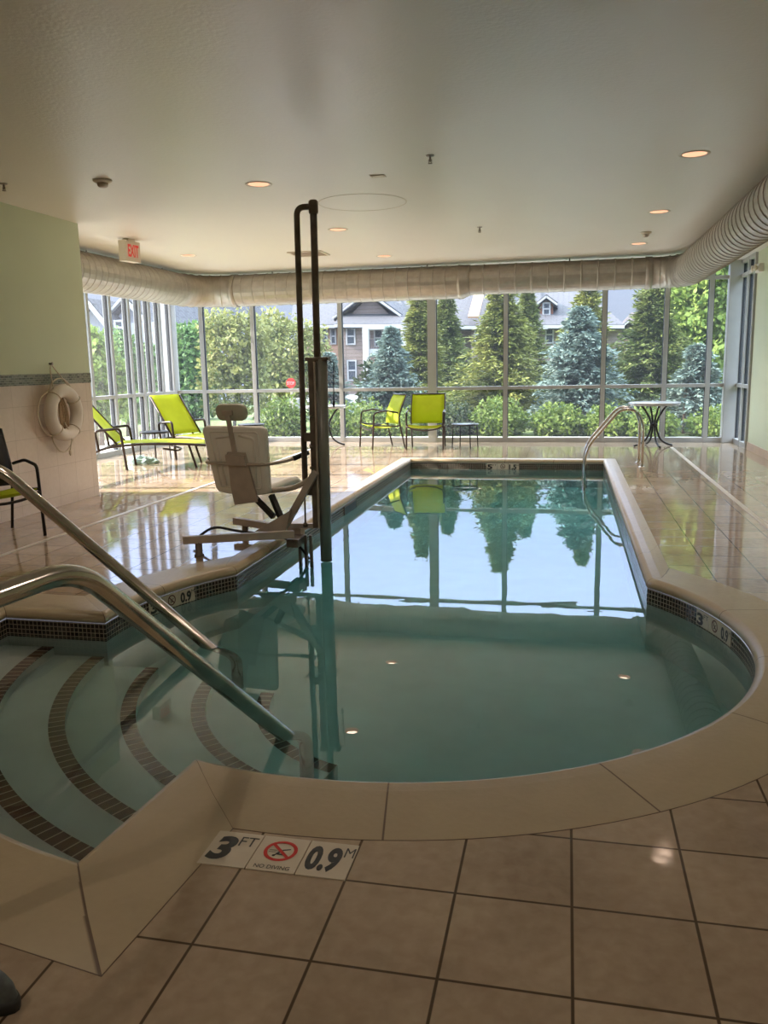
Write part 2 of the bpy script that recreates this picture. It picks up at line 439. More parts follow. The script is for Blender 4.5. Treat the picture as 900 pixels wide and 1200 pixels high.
def strip_geo(a, b, w):
    a = Vector(a); b = Vector(b); d = (b-a).normalized(); p = Vector((-d.y, d.x))*w/2
    return [tuple(a+p), tuple(a-p), tuple(b-p), tuple(b+p)], [(0, 1, 2, 3)]

# ------------------------------------------------------------------ pool outline
CX, CY, RP = -.868, 4.445, 1.825
RA = 2.50
XL, XR, YF = -2.345, .55, 12.55
N1, N2 = Vector((-1.345, 2.69)), Vector((-1.41, 1.99))      # near straight edge of the step bay
F1, F2 = Vector((-2.66, 4.30)), Vector((-3.35, 4.30))       # far straight edge of the step bay
def line_circle(p, d, r, near):
    """point of the line p + t d on the circle of radius r that lies closest to near"""
    c = Vector((CX, CY)); d = d.normalized(); m = p-c; b = m.dot(d); q = math.sqrt(max(0, b*b-m.dot(m)+r*r))
    return min((p+d*(-b-q), p+d*(-b+q)), key=lambda v: (v-near).length)
def ang(p): return math.atan2(p.y-CY, p.x-CX)
NARC = (60, 8, 26, 8, 18)
BASE_ARC = {}
def outline(d):
    """the pool edge moved d metres out over the deck; always the same number of points; straight long sides carry a slimmer coping"""
    ds = d if d < .1 else .1+(d-.1)*.28
    pr = line_circle(Vector((XR+ds, 5)), Vector((0, 1)), RP+d, Vector((XR, 5.5)))
    pl = line_circle(Vector((XL-ds, 5)), Vector((0, 1)), RP+d, Vector((XL, 5.5)))
    dn = (N2-N1).normalized(); nn = Vector((-dn.y, dn.x)); nn = nn if nn.x > 0 else -nn
    df_ = (F2-F1).normalized(); nf_ = Vector((0, 1))
    a1 = line_circle(N1+nn*d, dn, RP+d, N1); a2 = line_circle(N1+nn*d, dn, RA+d, N2)
    b2 = line_circle(F1+nf_*d, df_, RA+d, F2); b1 = line_circle(F1+nf_*d, df_, RP+d, F1)
    def A_(p): a = ang(p); return a if a <= PI*.45 else a-2*PI
    P = [Vector((XR+ds, YF+ds))]; seg = [0]
    def arc_(p, q, r, n):
        t0, t1 = A_(p), A_(q)
        if t1 > t0: t1 -= 2*PI
        key = n                              # joints stay radial: keep the angles of the pool edge itself
        if key not in BASE_ARC: BASE_ARC[key] = (t0, t1)
        b0, b1 = BASE_ARC[key]
        for k in range(n+1):
            a = b0+(b1-b0)*k/n
            a = t0 if k == 0 else t1 if k == n else max(t1+1e-4*(n-k), min(t0-1e-4*k, a))
            P.append(Vector(cpt(r, a)))
    seg.append(len(P)); arc_(pr, a1, RP+d, NARC[0])
    seg.append(len(P)-1); seg.append(len(P)); arc_(a2, b2, RA+d, NARC[2])
    seg.append(len(P)-1); seg.append(len(P)); arc_(b1, pl, RP+d, NARC[4])
    seg.append(len(P)-1); seg.append(len(P)); P.append(Vector((XL-ds, YF+ds)))
    return P, seg
def cpt(r, a): return (CX+r*math.cos(a), CY+r*math.sin(a))
def arc(r, a0, a1, n): return [cpt(r, a0+(a1-a0)*k/n) for k in range(n+1)]
OUT, CORN = outline(0.0)
a_near = ang(N1); af = ang(F1)-(2*PI if ang(F1) > 0 else 0)
def offset_loop(P, d): return outline(d)[0]
CUM = [0.0]
for i in range(len(OUT)): CUM.append(CUM[-1]+(OUT[(i+1) % len(OUT)]-OUT[i]).length)
def sweep_loop(name, prof, m, scale_u=1.0):
    """prof: list of (offset to deck side, z); uv = metres along, fraction across (or z)"""
    n = len(OUT); loops = [[(p.x, p.y, z) for p in offset_loop(OUT, o)] for o, z in prof]
    V = [v for l in loops for v in l]; F = []; UVs = []
    for j in range(len(prof)-1):
        for i in range(n):
            k = (i+1) % n
            F.append((j*n+i, j*n+k, (j+1)*n+k, (j+1)*n+i))
            UVs.append([(CUM[i], j), (CUM[i+1], j), (CUM[i+1], j+1), (CUM[i], j+1)])
    return V, F, UVs
def uv_obj(name, V, F, UVs, m, smooth=True):
    me = bpy.data.meshes.new(name); me.from_pydata(V, [], F); me.materials.append(m)
    ul = me.uv_layers.new(name='UVMap')
    for p, uvs in zip(me.polygons, UVs):
        p.use_smooth = smooth
        for li, uv in zip(p.loop_indices, uvs): ul.data[li].uv = uv
    me.update()
    o = bpy.data.objects.new(name, me); COL.objects.link(o); return o
CW = .37
prof = [(.03, -.062), (.004, -.056), (-.006, -.04), (-.004, -.018), (.01, .002), (.035, .012), (.09, .012), (.2, .008), (CW, .001), (CW, -.03)]
V, F, U = sweep_loop('coping', prof, COPING)
offs = [max(0, p[0])/CW for p in prof]; offs[-1] = 1
# whole stones between the corners: u counts stones
SUA, SUB = {}, {}; cs = CORN+[len(OUT)]
for a_, b_ in zip(cs[:-1], cs[1:]):
    Ls = CUM[b_]-CUM[a_]; ns = max(1, round(Ls/.74))
    for i in range(a_, b_):
        SUA[i] = (CUM[i]-CUM[a_])/Ls*ns; SUB[i+1] = (CUM[i+1]-CUM[a_])/Ls*ns
def su(i, end): return SUB[i] if end else SUA[i]
U2 = []; n = len(OUT)
for q, uvs in enumerate(U):
    i = q % n; U2.append([(su(i, False), offs[int(uvs[0][1])]), (su(i+1, True), offs[int(uvs[1][1])]), (su(i+1, True), offs[int(uvs[2][1])]), (su(i, False), offs[int(uvs[3][1])])])
U = U2
cop = uv_obj('pool_coping', V, F, U, COPING)
for k, p_ in enumerate(cop.data.polygons): p_.use_smooth = k//len(OUT) < 5
cop['kind'] = 'structure'; cop['label'] = 'pale stone coping with rolled edge around the pool'
# sharp mitres at the corners
md = cop.modifiers.new('edge', 'EDGE_SPLIT'); md.split_angle = R(50)
# waterline band
ZT = -.0605
V, F, U = sweep_loop('band', [(-.0, -.055), (-.0, -.20)], MOSAIC)
U = [[(u, -.055 if v == 0 else -.20) for u, v in uvs] for uvs in U]
o = uv_obj('waterline_tiles', V, F, U, MOSAIC, False); o['kind'] = 'structure'; o['label'] = 'band of small dark mosaic tiles at the waterline of the pool'
# basin
WZ = -.15
def floor_z(y): return -1.10 if y < 5.6 else -1.10-.65*min(1, (y-5.6)/6.4)
V = []; F = []; n = len(OUT)
for p in OUT: V.append((p.x, p.y, -.20))
for p in OUT: V.append((p.x, p.y, floor_z(p.y)))
for i in range(n): F.append((i, (i+1) % n, n+(i+1) % n, n+i))
mbb = MB(); mbb.add(V, F, False)
tri = geometry.tessellate_polygon([[Vector((p.x, p.y, 0)) for p in OUT]])
mbb.add([(p.x, p.y, floor_z(p.y)) for p in OUT], tri)
basin = mbb.build('pool_basin', PLASTER, recalc=False); basin['kind'] = 'structure'; basin['label'] = 'pale plaster pool basin under the water'
# outer shell that keeps daylight from leaking in from below is the deck itself
# water body
ow = offset_loop(OUT, .012); nw = len(ow)
V = [(p.x, p.y, WZ) for p in ow]+[(p.x, p.y, -2.0) for p in ow]
F = [(i, (i+1) % nw, nw+(i+1) % nw, nw+i) for i in range(nw)]
tri = geometry.tessellate_polygon([[Vector((p.x, p.y, 0)) for p in ow]])
wm = MB(); wm.add(V, F); wm.add(V[:nw], tri); wm.add(V[nw:], [tuple(reversed(t)) for t in tri])
water = wm.build('pool_water', WATER); tag(water, 'still teal pool water mirroring the windows', 'water', kind='stuff')
# steps: concentric treads in the bay
steps = [(2.17, -.33), (1.85, -.48), (1.51, -.63), (1.15, -.78), (.80, -.93)]
sm = MB(); A0, A1 = a_near+.0, af+.0
nos = MB()
def wedge(r0, r1, z0, z1, n=28):
    i = arc(r0, A0, A1, n); o2 = arc(r1, A0, A1, n); vs = []; fs = []
    for a, b in zip(i, o2): vs += [(a[0], a[1], z1), (b[0], b[1], z1), (a[0], a[1], z0), (b[0], b[1], z0)]
    for k in range(n):
        q = 4*k; fs += [(q, q+1, q+5, q+4), (q, q+4, q+6, q+2), (q+1, q+3, q+7, q+5)]
    fs += [(0, 2, 3, 1), (4*n, 4*n+1, 4*n+3, 4*n+2)]
    sm.add(vs, fs)
for (r, z), rn in zip(steps, [2.6, 2.17, 1.85, 1.51, 1.15]): wedge(r, rn, -1.16, z)
o = struct(sm, 'pool_steps', PLASTER); o['label'] = 'curved plaster steps under the water in the corner of the pool'
Vn = []; Fn = []; Un = []
for r, z in steps:
    n = 40; i = arc(r-.003, A0, A1, n); o2 = arc(r+.075, A0, A1, n); base = len(Vn)
    for a, b in zip(i, o2): Vn += [(a[0], a[1], z-.012), (a[0], a[1], z+.004), (b[0], b[1], z+.004)]
    for k in range(n):
        q = base+3*k; u0 = r*abs(A1-A0)*k/n; u1 = r*abs(A1-A0)*(k+1)/n
        Fn += [(q, q+3, q+4, q+1), (q+1, q+4, q+5, q+2)]
        Un += [[(u0, 0), (u1, 0), (u1, .02), (u0, .02)], [(u0, .02), (u1, .02), (u1, .13), (u0, .13)]]
o = uv_obj('step_nosing', Vn, Fn, Un, NOSING, False); o['kind'] = 'structure'; o['label'] = 'curved rows of dark brown nosing tiles on the underwater steps'

# ------------------------------------------------------------------ room shell
H = 3.06
XW, XRW, YW, YB, XLW = -5.36, 2.85, 15.40, -3.2, -7.6      # left wall, right wall, window wall, back wall, left window wall
YE = 8.68                                          # end of the left wall
oc = offset_loop(OUT, CW-.004)
outer = [Vector((XLW-.15, YB)), Vector((XRW+.3, YB)), Vector((XRW+.3, YW+.12)), Vector((XLW-.15, YW+.12))]
loops = [[Vector((p.x, p.y, 0)) for p in outer], [Vector((p.x, p.y, 0)) for p in reversed(oc)]]
tri = geometry.tessellate_polygon(loops); allp = [p for l in loops for p in l]
fm = MB(); fm.add(allp, tri)
fm.add([(p.x, p.y, 0) for p in outer]+[(p.x, p.y, -.35) for p in outer], [(i, (i+1) % 4, 4+(i+1) % 4, 4+i) for i in range(4)])
fl = struct(fm, 'floor', FLOOR)
# downlights
LIGHTS = [(-2.73, 7.38), (.96, 7.38), (.96, 10.03), (-2.73, 10.03), (.95, 12.62), (-2.73, 12.65), (-5.4, 11.55), (-2.73, 3.3), (.96, 3.3), (-2.73, .4), (.96, .4)]  # near rows are added out of view to brighten the near end
RC = .098
SPOTW = 34
cl = [[Vector((XLW-.15, YB, H)), Vector((XRW+.3, YB, H)), Vector((XRW+.3, YW+.12, H)), Vector((XLW-.15, YW+.12, H))]]
for x, y in LIGHTS: cl.append([Vector((x+RC*math.cos(-2*PI*k/20), y+RC*math.sin(-2*PI*k/20), H)) for k in range(20)])
tri = geometry.tessellate_polygon(cl); cm = MB(); cm.add([p for l in cl for p in l], tri)
# roof slab above so that no sky enters through the can holes
cm.box(((XLW+XRW)/2, (YB+YW)/2, H+.32), (XRW-XLW+.6, YW-YB+.4, .08))
ce = struct(cm, 'ceiling', CEIL)
ex = MB()
# fascia around the roof edge (seen from outside only)
for a, b in (((XLW-.15, YW+.1), (XRW+.3, YW+.1)), ((XLW-.13, YE), (XLW-.13, YW+.1)), ((XRW+.28, YB), (XRW+.28, YW+.1)), ((XLW, YB), (XRW, YB))):
    ex.bar((a[0], a[1], H+.2), (b[0], b[1], H+.2), .3, .05, bev=0)
o = struct(ex, 'trim_1', ALU)
# left wall: a solid block ending at YE, tiled to 1.31, mosaic band, green above
w = MB(); w.box(((XLW-.2+XW)/2, (YB+YE)/2, (1.42+H)/2), (XW-XLW+.2, YE-YB, H-1.42)); struct(w, 'wall_left', GREEN)
w = MB(); w.box(((XLW-.2+XW)/2, (YB+YE)/2, .655), (XW-XLW+.2, YE-YB, 1.31)); o = struct(w, 'wall_left_wainscot', WALLTILE)
w = MB(); w.box(((XLW-.2+XW+.006)/2, (YB+YE+.006)/2, 1.365), (XW-XLW+.206, YE-YB+.006, .11)); o = struct(w, 'trim_2', BAND)
w = MB(); w.box((XRW+.1, (YB+14.2)/2, H/2), (.2, 14.2-YB, H)); struct(w, 'wall_right', GREEN)
w = MB(); w.box((XRW-.006, (YB+14.2)/2, .06), (.014, 14.2-YB, .12)); struct(w, 'baseboard_right', BASEB)
w = MB(); w.box(((XW+XRW)/2, YB-.1, H/2), (XRW-XW, .2, H)); struct(w, 'wall_back', GREEN)
# slot drains
for i, x in enumerate((1.72, -4.40)):
    w = MB(); w.box((x, 6.2, .002), (.05, 16.5, .008)); o = struct(w, 'trim_%d' % (3+i), mat('drain_cover_%d' % i, lin(205, 198, 186), .35))

# window bays
ZT1, ZT2, FRW = .99, 2.80, .06
WN = [0]
def bay(p0, p1, inward, zt=H, thick0=.07, depth=.11):
    """one glazed bay between two points on the floor; its mullion stands at p0"""
    WN[0] += 1
    p0 = Vector((*p0, 0)); p1 = Vector((*p1, 0)); d = (p1-p0).normalized(); nrm = Vector((*inward, 0))
    ang = math.atan2(d.y, d.x)
    root = bpy.data.objects.new('window_%d' % WN[0], None); COL.objects.link(root); root.location = p0; root['kind'] = 'structure'
    root['label'] = 'tall glazed bay with pale metal frame'; ORIG[root.name] = p0
    f = MB()
    f.box(p0+Vector((0, 0, zt/2)), (thick0, depth, zt), ang, .004)
    L_ = (p1-p0).length; mid = (p0+p1)/2
    for z, hh in ((.04, .09), (ZT1, FRW), (ZT2, FRW), (zt-.03, .06)):
        f.box(mid+Vector((0, 0, z)), (L_, depth*.9, hh), ang, .004)
    fo = part(f, 'window_frame', ALU, root)
    g = MB()
    for side in (p0+d*(thick0/2+.006), p1-d*(.04)):
        g.box(side+Vector((0, 0, zt/2))-nrm*.01, (.012, depth*.55, zt-.1), ang)
    part(g, 'gasket', ALU_D, root)
    for z0, z1 in ((.085, ZT1-FRW/2), (ZT1+FRW/2, ZT2-FRW/2), (ZT2+FRW/2, zt-.06)):
        pn = MB(); pn.box(mid+Vector((0, 0, (z0+z1)/2)), (L_-thick0*.6, .008, z1-z0), ang)
        part(pn, 'window_pane', GLASS, root)
    return root
XM = [-7.0, -5.94, -4.2, -2.45, -1.1, .62, 1.66, 2.38]
xs = [-7.72]+XM+[2.70]
for i in range(len(xs)-1):
    t0 = .16 if abs(xs[i]+2.45) < .01 else (.09 if i == 0 else .075)
    bay((xs[i], YW), (xs[i+1], YW), (0, -1), thick0=t0)
# corner posts
for i, (x, y, sx, sy) in enumerate(((-7.72, 15.36, .30, .22), (2.75, 15.36, .22, .2))):
    w = MB(); w.box((x, y, H/2), (sx, sy, H), None, .01); o = struct(w, 'trim_%d' % (5+i), ALU)
ys = [9.0, 10.2, 11.35, 12.3, 12.98, 13.6, 14.0, 14.35, 14.75, 15.2]
for i in range(len(ys)-1): bay((XLW, ys[i]), (XLW, ys[i+1]), (1, 0), depth=.12)
for a, b in ((14.25, 14.75), (14.75, 15.3)): bay((XRW+.02, a), (XRW+.02, b), (-1, 0))

# ------------------------------------------------------------------ ceiling fittings
for i, (x, y) in enumerate(LIGHTS):
    names = {0: 'recessed downlight with peach glow, left of the lift mast top', 1: 'large bright peach downlight nearest the right edge of the ceiling',
             2: 'middle downlight in the right hand row above the deck', 3: 'second downlight of the left row, just right of the lift mast',
             4: 'smallest downlight of the right row, by the far duct', 5: 'farthest downlight of the left row, close to the far duct',
             6: 'small downlight near the exit sign by the left duct'}
    lab = names.get(i, 'added unseen fill downlight, %s and %s' % (('left row' if x < 0 else 'right row'), ('over the shallow end' if y > 3 else 'above the near deck')))
    t = thing('downlight', lab, 'light', (x, y, H), group='recessed ceiling downlights')
    m = MB(); m.lathe([(RC-.004, 0), (RC+.002, -.004), (RC+.022, -.005), (RC+.024, -.001), (RC+.024, .001)], (x, y, H), 28, caps=False); part(m, 'trim_ring', OFFWH, t)
    m = MB(); vs = []; 
    m.lathe([(RC, -.001), (RC-.004, .058), (0.0001, .059)], (x, y, H), 28, caps=False); part(m, 'reflector', CAN_GLOW, t)
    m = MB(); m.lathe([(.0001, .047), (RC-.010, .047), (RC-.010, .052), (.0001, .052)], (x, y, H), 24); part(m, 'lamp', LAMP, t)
    sl_ = bpy.data.lights.new('downlight_beam', 'SPOT'); sl_.energy = SPOTW if y > 4 else SPOTW*.30; sl_.spot_size = R(114 if y > 4 else 158); sl_.spot_blend = .4; sl_.shadow_soft_size = .012; sl_.color = (1, .82, .68)
    so_ = bpy.data.objects.new('downlight_beam', sl_); COL.objects.link(so_); so_.parent = t; so_.location = (0, 0, -.012)
def sprinkler(px, py, lab):
    p = atz(px, py, H); t = thing('sprinkler_head', lab, 'sprinkler', p, group='ceiling sprinklers')
    m = MB(); m.lathe([(.034, 0), (.03, -.008), (.012, -.01)], p, 16); part(m, 'escutcheon', STEEL_W, t)
    m = MB(); m.lathe([(.009, -.005), (.009, -.035), (.006, -.05)], p, 10); m.tube([p+Vector((-.012, 0, -.03)), p+Vector((-.012, 0, -.055)), p+Vector((0, 0, -.06))], .003, 6); m.tube([p+Vector((.012, 0, -.03)), p+Vector((.012, 0, -.055)), p+Vector((0, 0, -.06))], .003, 6)
    m.lathe([(.018, -.06), (.018, -.063), (.001, -.064)], p, 14); part(m, 'nozzle', STEEL_W, t)
sprinkler(504, 182, 'sprinkler head hanging from the middle of the ceiling')
sprinkler(562, 266, 'small sprinkler head farther back toward the far duct')
sprinkler(4, 215, 'sprinkler head at the left edge above the green wall')
def detector(px, py, s, lab):
    p = atz(px, py, H); t = thing('smoke_detector', lab, 'smoke detector', p)
    m = MB(); m.lathe([(.085*s, 0), (.085*s, -.012), (.07*s, -.022), (.05*s, -.026)], p, 24); part(m, 'base', OFFWH, t)
    m = MB(); m.lathe([(.05*s, -.024), (.046*s, -.05), (.03*s, -.062), (.001, -.064)], p, 20); part(m, 'sensor_cap', LIFT_G, t)
detector(120, 211, .95, 'round smoke detector on the ceiling above the life ring wall')
detector(757, 272, .8, 'white smoke detector near the right row of downlights')
p = atz(443, 206, H); t = thing('ceiling_plate', 'small white blank plate flush on the ceiling', 'plate', p)
m = MB(); m.box(p+Vector((0, 0, -.004)), (.13, .09, .008), None, .003); part(m, 'cover', OFFWH, t)
for sx in (-.05, .05):
    m = MB(); m.lathe([(.006, -.008), (.005, -.010), (.001, -.0105)], p+Vector((sx, 0, 0)), 8); part(m, 'screw', LIFT_G, t)
p = Vector((-2.05, 8.5, H)); t = thing('ceiling_hatch', 'large round access hatch outlined in the ceiling beside the lift mast', 'hatch', p)
m = MB(); m.lathe([(.45, 0), (.449, -.003), (.438, -.003), (.436, -.0005)], p, 48, smooth=False, caps=False); part(m, 'rim', OFFWH, t)
m = MB(); m.lathe([(.001, -.0015), (.432, -.0015), (.432, -.0004), (.001, -.0004)], p, 48, smooth=False); part(m, 'cover', CEIL, t)
p = Vector((-3.7, 11.95, H)); t = thing('air_grille', 'square air grille in the ceiling behind the lift mast', 'vent', p)
m = MB()
for a, b in (((-.24, -.24), (.24, -.24)), ((.24, -.24), (.24, .24)), ((.24, .24), (-.24, .24)), ((-.24, .24), (-.24, -.24))):
    m.bar(p+Vector((*a, -.008)), p+Vector((*b, -.008)), .03, .016)
part(m, 'frame', OFFWH, t)
m = MB()
for k in range(9): m.box(p+Vector((0, -.2+k*.05, -.006)), (.45, .03, .004), Matrix.Rotation(.5, 4, 'X'))
part(m, 'slats', LIFT_G, t)

# ------------------------------------------------------------------ duct
t = thing('spiral_duct', 'large round galvanised spiral duct along the windows under the ceiling', 'duct', (-2.4, 14.55, 2.82))
def ribbed(pts, r, pitch, ridge=.010, seg=28):
    """a duct run with raised spiral seams as real rings"""
    a, b = Vector(pts[0]), Vector(pts[1]); L_ = (b-a).length; d = (b-a).normalized()
    n = max(2, int(L_/pitch)); q = []; rr = []
    for k in range(n):
        z = L_*k/n; st = L_/n
        for f, e in ((0, 0), (.88, 0), (.91, ridge), (.97, ridge)): q.append(a+d*(z+st*f)); rr.append(r+e)
    q.append(b); rr.append(r); m = MB()
    # direct rings
    u = Vector((0, 0, 1)); w_ = d.cross(u).normalized(); vs = []; fs = []
    for p_, r_ in zip(q, rr):
        for k in range(seg):
            an = 2*PI*k/seg; vs.append(p_+(u*math.cos(an)+w_*math.sin(an))*r_)
    for i in range(len(q)-1):
        for k in range(seg): fs.append((i*seg+k, i*seg+(k+1) % seg, (i+1)*seg+(k+1) % seg, (i+1)*seg+k))
    m.add(vs, fs, False); return m
def elbow(p0, p1, p2, r, n=6, seg=28):
    m = MB(); p0, p1, p2 = map(Vector, (p0, p1, p2)); prev = None
    pts = []
    for k in range(n+1):
        tt = k/n; pts.append(p0*(1-tt)**2+p1*2*tt*(1-tt)+p2*tt*tt)
    for k in range(n):
        m.tube([pts[k], pts[k]*.12+pts[k+1]*.88, pts[k]*.08+pts[k+1]*.92, pts[k+1]], r, seg, 0, False, rfun=lambda s_: r+(.012 if .6 < s_ < .95 else 0))
    return m
ZD, RL, RS = 2.765, .268, .238
YD, XDL, XDR = 14.0, -6.45, 1.78
part(ribbed([(XDL+.75, YD, ZD), (-1.75, YD, ZD)], RL, .20, .007), 'duct_run', DUCT, t)
part(ribbed([(-1.60, YD, ZD+.02), (XDR-.55, YD, ZD+.02)], RS, .24, .007), 'duct_run', DUCT, t)
part(ribbed([(XDL, YD-.75, ZD), (XDL, 8.7, ZD)], RL, .15, .005), 'duct_run', DUCT, t)
part(ribbed([(XDR, YD-.6, ZD+.02), (XDR, 3.0, ZD+.02)], RS, .19, .009), 'duct_run', DUCT, t)
part(elbow((XDL, YD-.75, ZD), (XDL, YD, ZD), (XDL+.75, YD, ZD), RL), 'duct_elbow', DUCT, t)
part(elbow((XDR-.55, YD, ZD+.02), (XDR, YD, ZD+.02), (XDR, YD-.6, ZD+.02), RS), 'duct_elbow', DUCT, t)
m = MB(); m.tube([(-1.77, YD, ZD), (-1.74, YD, ZD), (-1.62, YD, ZD+.02), (-1.58, YD, ZD+.02)], RL, 28, rfun=lambda s_: RL+.01 if s_ < .5 else RS+.01); part(m, 'reducer', DUCT, t)
for x, r_ in ((XDL+.76, RL), (XDR-.57, RS)):
    m = MB(); zz = ZD if r_ == RL else ZD+.02; m.tube([(x-.05, YD, zz), (x+.05, YD, zz)], r_+.014, 28); part(m, 'coupling_band', DUCT, t)
for (x, y, r_) in ((-5.0, YD, RL), (-2.3, YD, RL), (.0, YD, RS)):
    m = MB(); m.tube([(x, y, H), (x, y, ZD+r_)], .012, 8); part(m, 'hanger', STEEL_W, t)
for y in (13.4, 10.6, 7.6, 5.0):
    m = MB(); m.tube([(XDR, y, H), (XDR, y, ZD+RS)], .008, 8); part(m, 'hanger', STEEL_W, t)
for y in (12.8, 10.6):
    m = MB(); m.tube([(XDL, y, H), (XDL, y, ZD+RL)], .008, 8); part(m, 'hanger', STEEL_W, t)

# ------------------------------------------------------------------ exit sign
p = atz(150, 279, H); p = Vector((-5.42, 9.9, H))
t = thing('exit_sign', 'white exit sign with red letters hanging from the ceiling by the duct', 'sign', p)
dx = Vector((.12, .99, 0)).normalized(); nx = Vector((dx.y, -dx.x, 0)); sz = .23
rot = Matrix((dx, -nx, Vector((0, 0, 1)))).transposed().to_4x4()
ctr = p+Vector((0, 0, -.15))
m = MB(); m.box(ctr, (.30, .11, .25), rot, .006); part(m, 'housing', OFFWH, t)
m = MB(); m.box(p+Vector((0, 0, -.015)), (.14, .09, .03), rot, .004); part(m, 'canopy', OFFWH, t)
m = MB(); g = fit_text('EXIT', .22, .15, .03)
place_geo(m, g, -.11, -.07, lambda x, y, h: ctr+dx*x+nx*.0575+Vector((0, 0, y))); part(m, 'letters', EXITRED, t)

# emergency light on the right wall
p = Vector((XRW, 12.2, 2.49)); q = atx(893, 314, XRW); p = Vector((XRW, q.y, q.z))
t = thing('wall_mounted_emergency_light', 'white twin head emergency light high on the right green wall', 'light', p)
m = MB(); m.box(p+Vector((-.035, 0, 0)), (.07, .26, .13), None, .012); part(m, 'housing', WHITE, t)
for s in (-.1, .1):
    m = MB(); m.lathe([(.02, -.01), (.05, .02), (.05, .04), (.001, .045)], p+Vector((-.09, s, .0)), 16, Matrix.Rotation(-PI/2, 4, 'Y')); part(m, 'lamp_head', OFFWH, t)

# ------------------------------------------------------------------ life ring
pc = atx(75, 484, XW+.11); rr_ = .235; tr = .068
t = thing('life_ring', 'white life ring buoy with rope hanging on the tiled wall', 'life ring', (XW, pc.y, pc.z))
def ringpt(a, r, x=0): return Vector((pc.x+x, pc.y+math.cos(a)*r, pc.z+math.sin(a)*r))
m = MB(); m.tube([ringpt(2*PI*k/48, rr_) for k in range(48)], tr, 16, close=True); part(m, 'ring', RINGW, t)
for a in (.6, 2.3, 3.95, 5.4):
    m = MB(); c = ringpt(a, rr_); rad = (ringpt(a, 1)-ringpt(a, 0)); 
    m.tube([c+rad*((tr+.004)*math.cos(b))+Vector(((tr+.004)*math.sin(b), 0, 0)) for b in np.linspace(0, 2*PI, 20, endpoint=False)], .006, 6, close=True); part(m, 'rope_wrap', ROPE, t)
m = MB()
aa = [.6, 2.3, 3.95, 5.4]
for k in range(4):
    a0 = aa[k]; a1 = aa[(k+1) % 4]+(2*PI if k == 3 else 0); pts = []
    for s in np.linspace(0, 1, 14):
        sag = .10 if k in (1, 3) else .06
        pts.append(ringpt(a0+(a1-a0)*s, rr_+tr+.004+sag*math.sin(PI*s), -.03)+Vector((0, 0, -.05*math.sin(PI*s) if k == 2 else 0)))
    m.tube(pts, .008, 6)
part(m, 'grab_line', ROPE, t)
m = MB(); top = Vector((XW+.02, pc.y-.02, pc.z+.52))
m.tube([ringpt(2.1, rr_+tr), top+Vector((.01, -.04, -.06)), top, top+Vector((.01, .05, -.06)), ringpt(1.0, rr_+tr)], .007, 6, .04); part(m, 'hanging_line', ROPE, t)
m = MB(); m.lathe([(.012, 0), (.012, .03), (.02, .035), (.001, .04)], top+Vector((-.02, 0, 0)), 10, Matrix.Rotation(PI/2, 4, 'Y')); part(m, 'hook', STEEL_W, t)
m = MB()
for k in range(9):
    oy = (k-4)*.014; pts = [Vector((pc.x-.03+.02*math.sin(k*2.1), pc.y+oy*.5, pc.z+.16)), Vector((pc.x+.01*math.cos(k), pc.y+oy*1.5, pc.z+.02)), Vector((pc.x-.02, pc.y+oy*1.2+.02, pc.z-.17-.02*math.sin(k*1.7)))]
    m.tube(pts, .009, 6, .08)
part(m, 'coiled_rope', ROPEC, t)
m = MB(); m.tube([(pc.x, pc.y, pc.z-.1), (pc.x+.06, pc.y+.02, pc.z-.26), (pc.x+.03, pc.y+.01, pc.z-.40)], .007, 6, .05); m.lathe([(.004, 0), (.016, .02), (.016, .05), (.004, .07)], (pc.x+.03, pc.y+.01, pc.z-.46), 8)
part(m, 'loose_end', ROPE, t)

# ------------------------------------------------------------------ arm chair
def make_chair(label, fm=BRONZE):
    t = thing('sling_armchair', label, 'chair', world=False, group='lime sling chairs')
    w, d = .315, .27
    # side frames: front leg + arm + rear leg
    for s in (-1, 1):
        x = s*w
        m = MB(); m.tube([(x, -d-.02, 0), (x, -d+.02, .63), (x, -.02, .665), (x*.97, .20, .62)], .015, 8, .05); part(m, 'arm', fm, t)
        m = MB(); m.tube([(x*.93, d+.06, 0), (x*.93, d-.03, .40), (x*.93, d-.05, .56), (x*.93, d+.10, .93)], .014, 8, .08); part(m, 'leg', fm, t)
        m = MB(); m.tube([(x*.93, d-.03, .40), (x*.93, d-.1, .385), (x*.93, -d+.03, .42), (x, -d, .425)], .013, 8, .04); part(m, 'seat_rail', fm, t)
    m = MB(); m.tube([(-w, -d-.0, .40), (-w*.6, -d, .345), (0, -d, .325), (w*.6, -d, .345), (w, -d, .40)], .013, 8, .08); part(m, 'stretcher', fm, t)
    m = MB(); m.tube([(-w*.93, d+.10, .925), (w*.93, d+.10, .925)], .013, 8); part(m, 'top_rail', fm, t)
    rows = []
    for k in range(9):
        f = k/8; y = -d+f*(2*d-.1); z = .425-.045*math.sin(PI*f)-.03*f
        rows.append([(x_, y, z-.02*(1-(x_/(w*.9))**2)) for x_ in np.linspace(-w*.92, w*.92, 7)])
    m = MB(); m.sheet(rows, .006); part(m, 'seat', LIME, t)
    rows = []
    for k in range(9):
        f = k/8; z = .42+f*.505; y = (d-.06)+.16*f*f
        rows.append([(x_, y+.02*(1-(x_/(w*.9))**2), z) for x_ in np.linspace(-w*.90, w*.90, 7)])
    m = MB(); m.sheet(rows, .006); part(m, 'backrest', LIME, t)
    return t
c1 = make_chair('lime sling armchair turned toward the pool left of the small round table')
c1.location = at(500, 523, 14.2).to_tuple()[:2]+(0,); c1.rotation_euler.z = R(3)
copy_thing(c1, (-3.2, 14.3, 0), R(-56), 'lime sling armchair seen from its side, nearest the lift column')
c3 = make_chair('dark framed chair with olive sling seat against the tiled wall under the life ring', DARKFR)
c3.location = (-4.95, 6.30, 0); c3.rotation_euler.z = R(60)
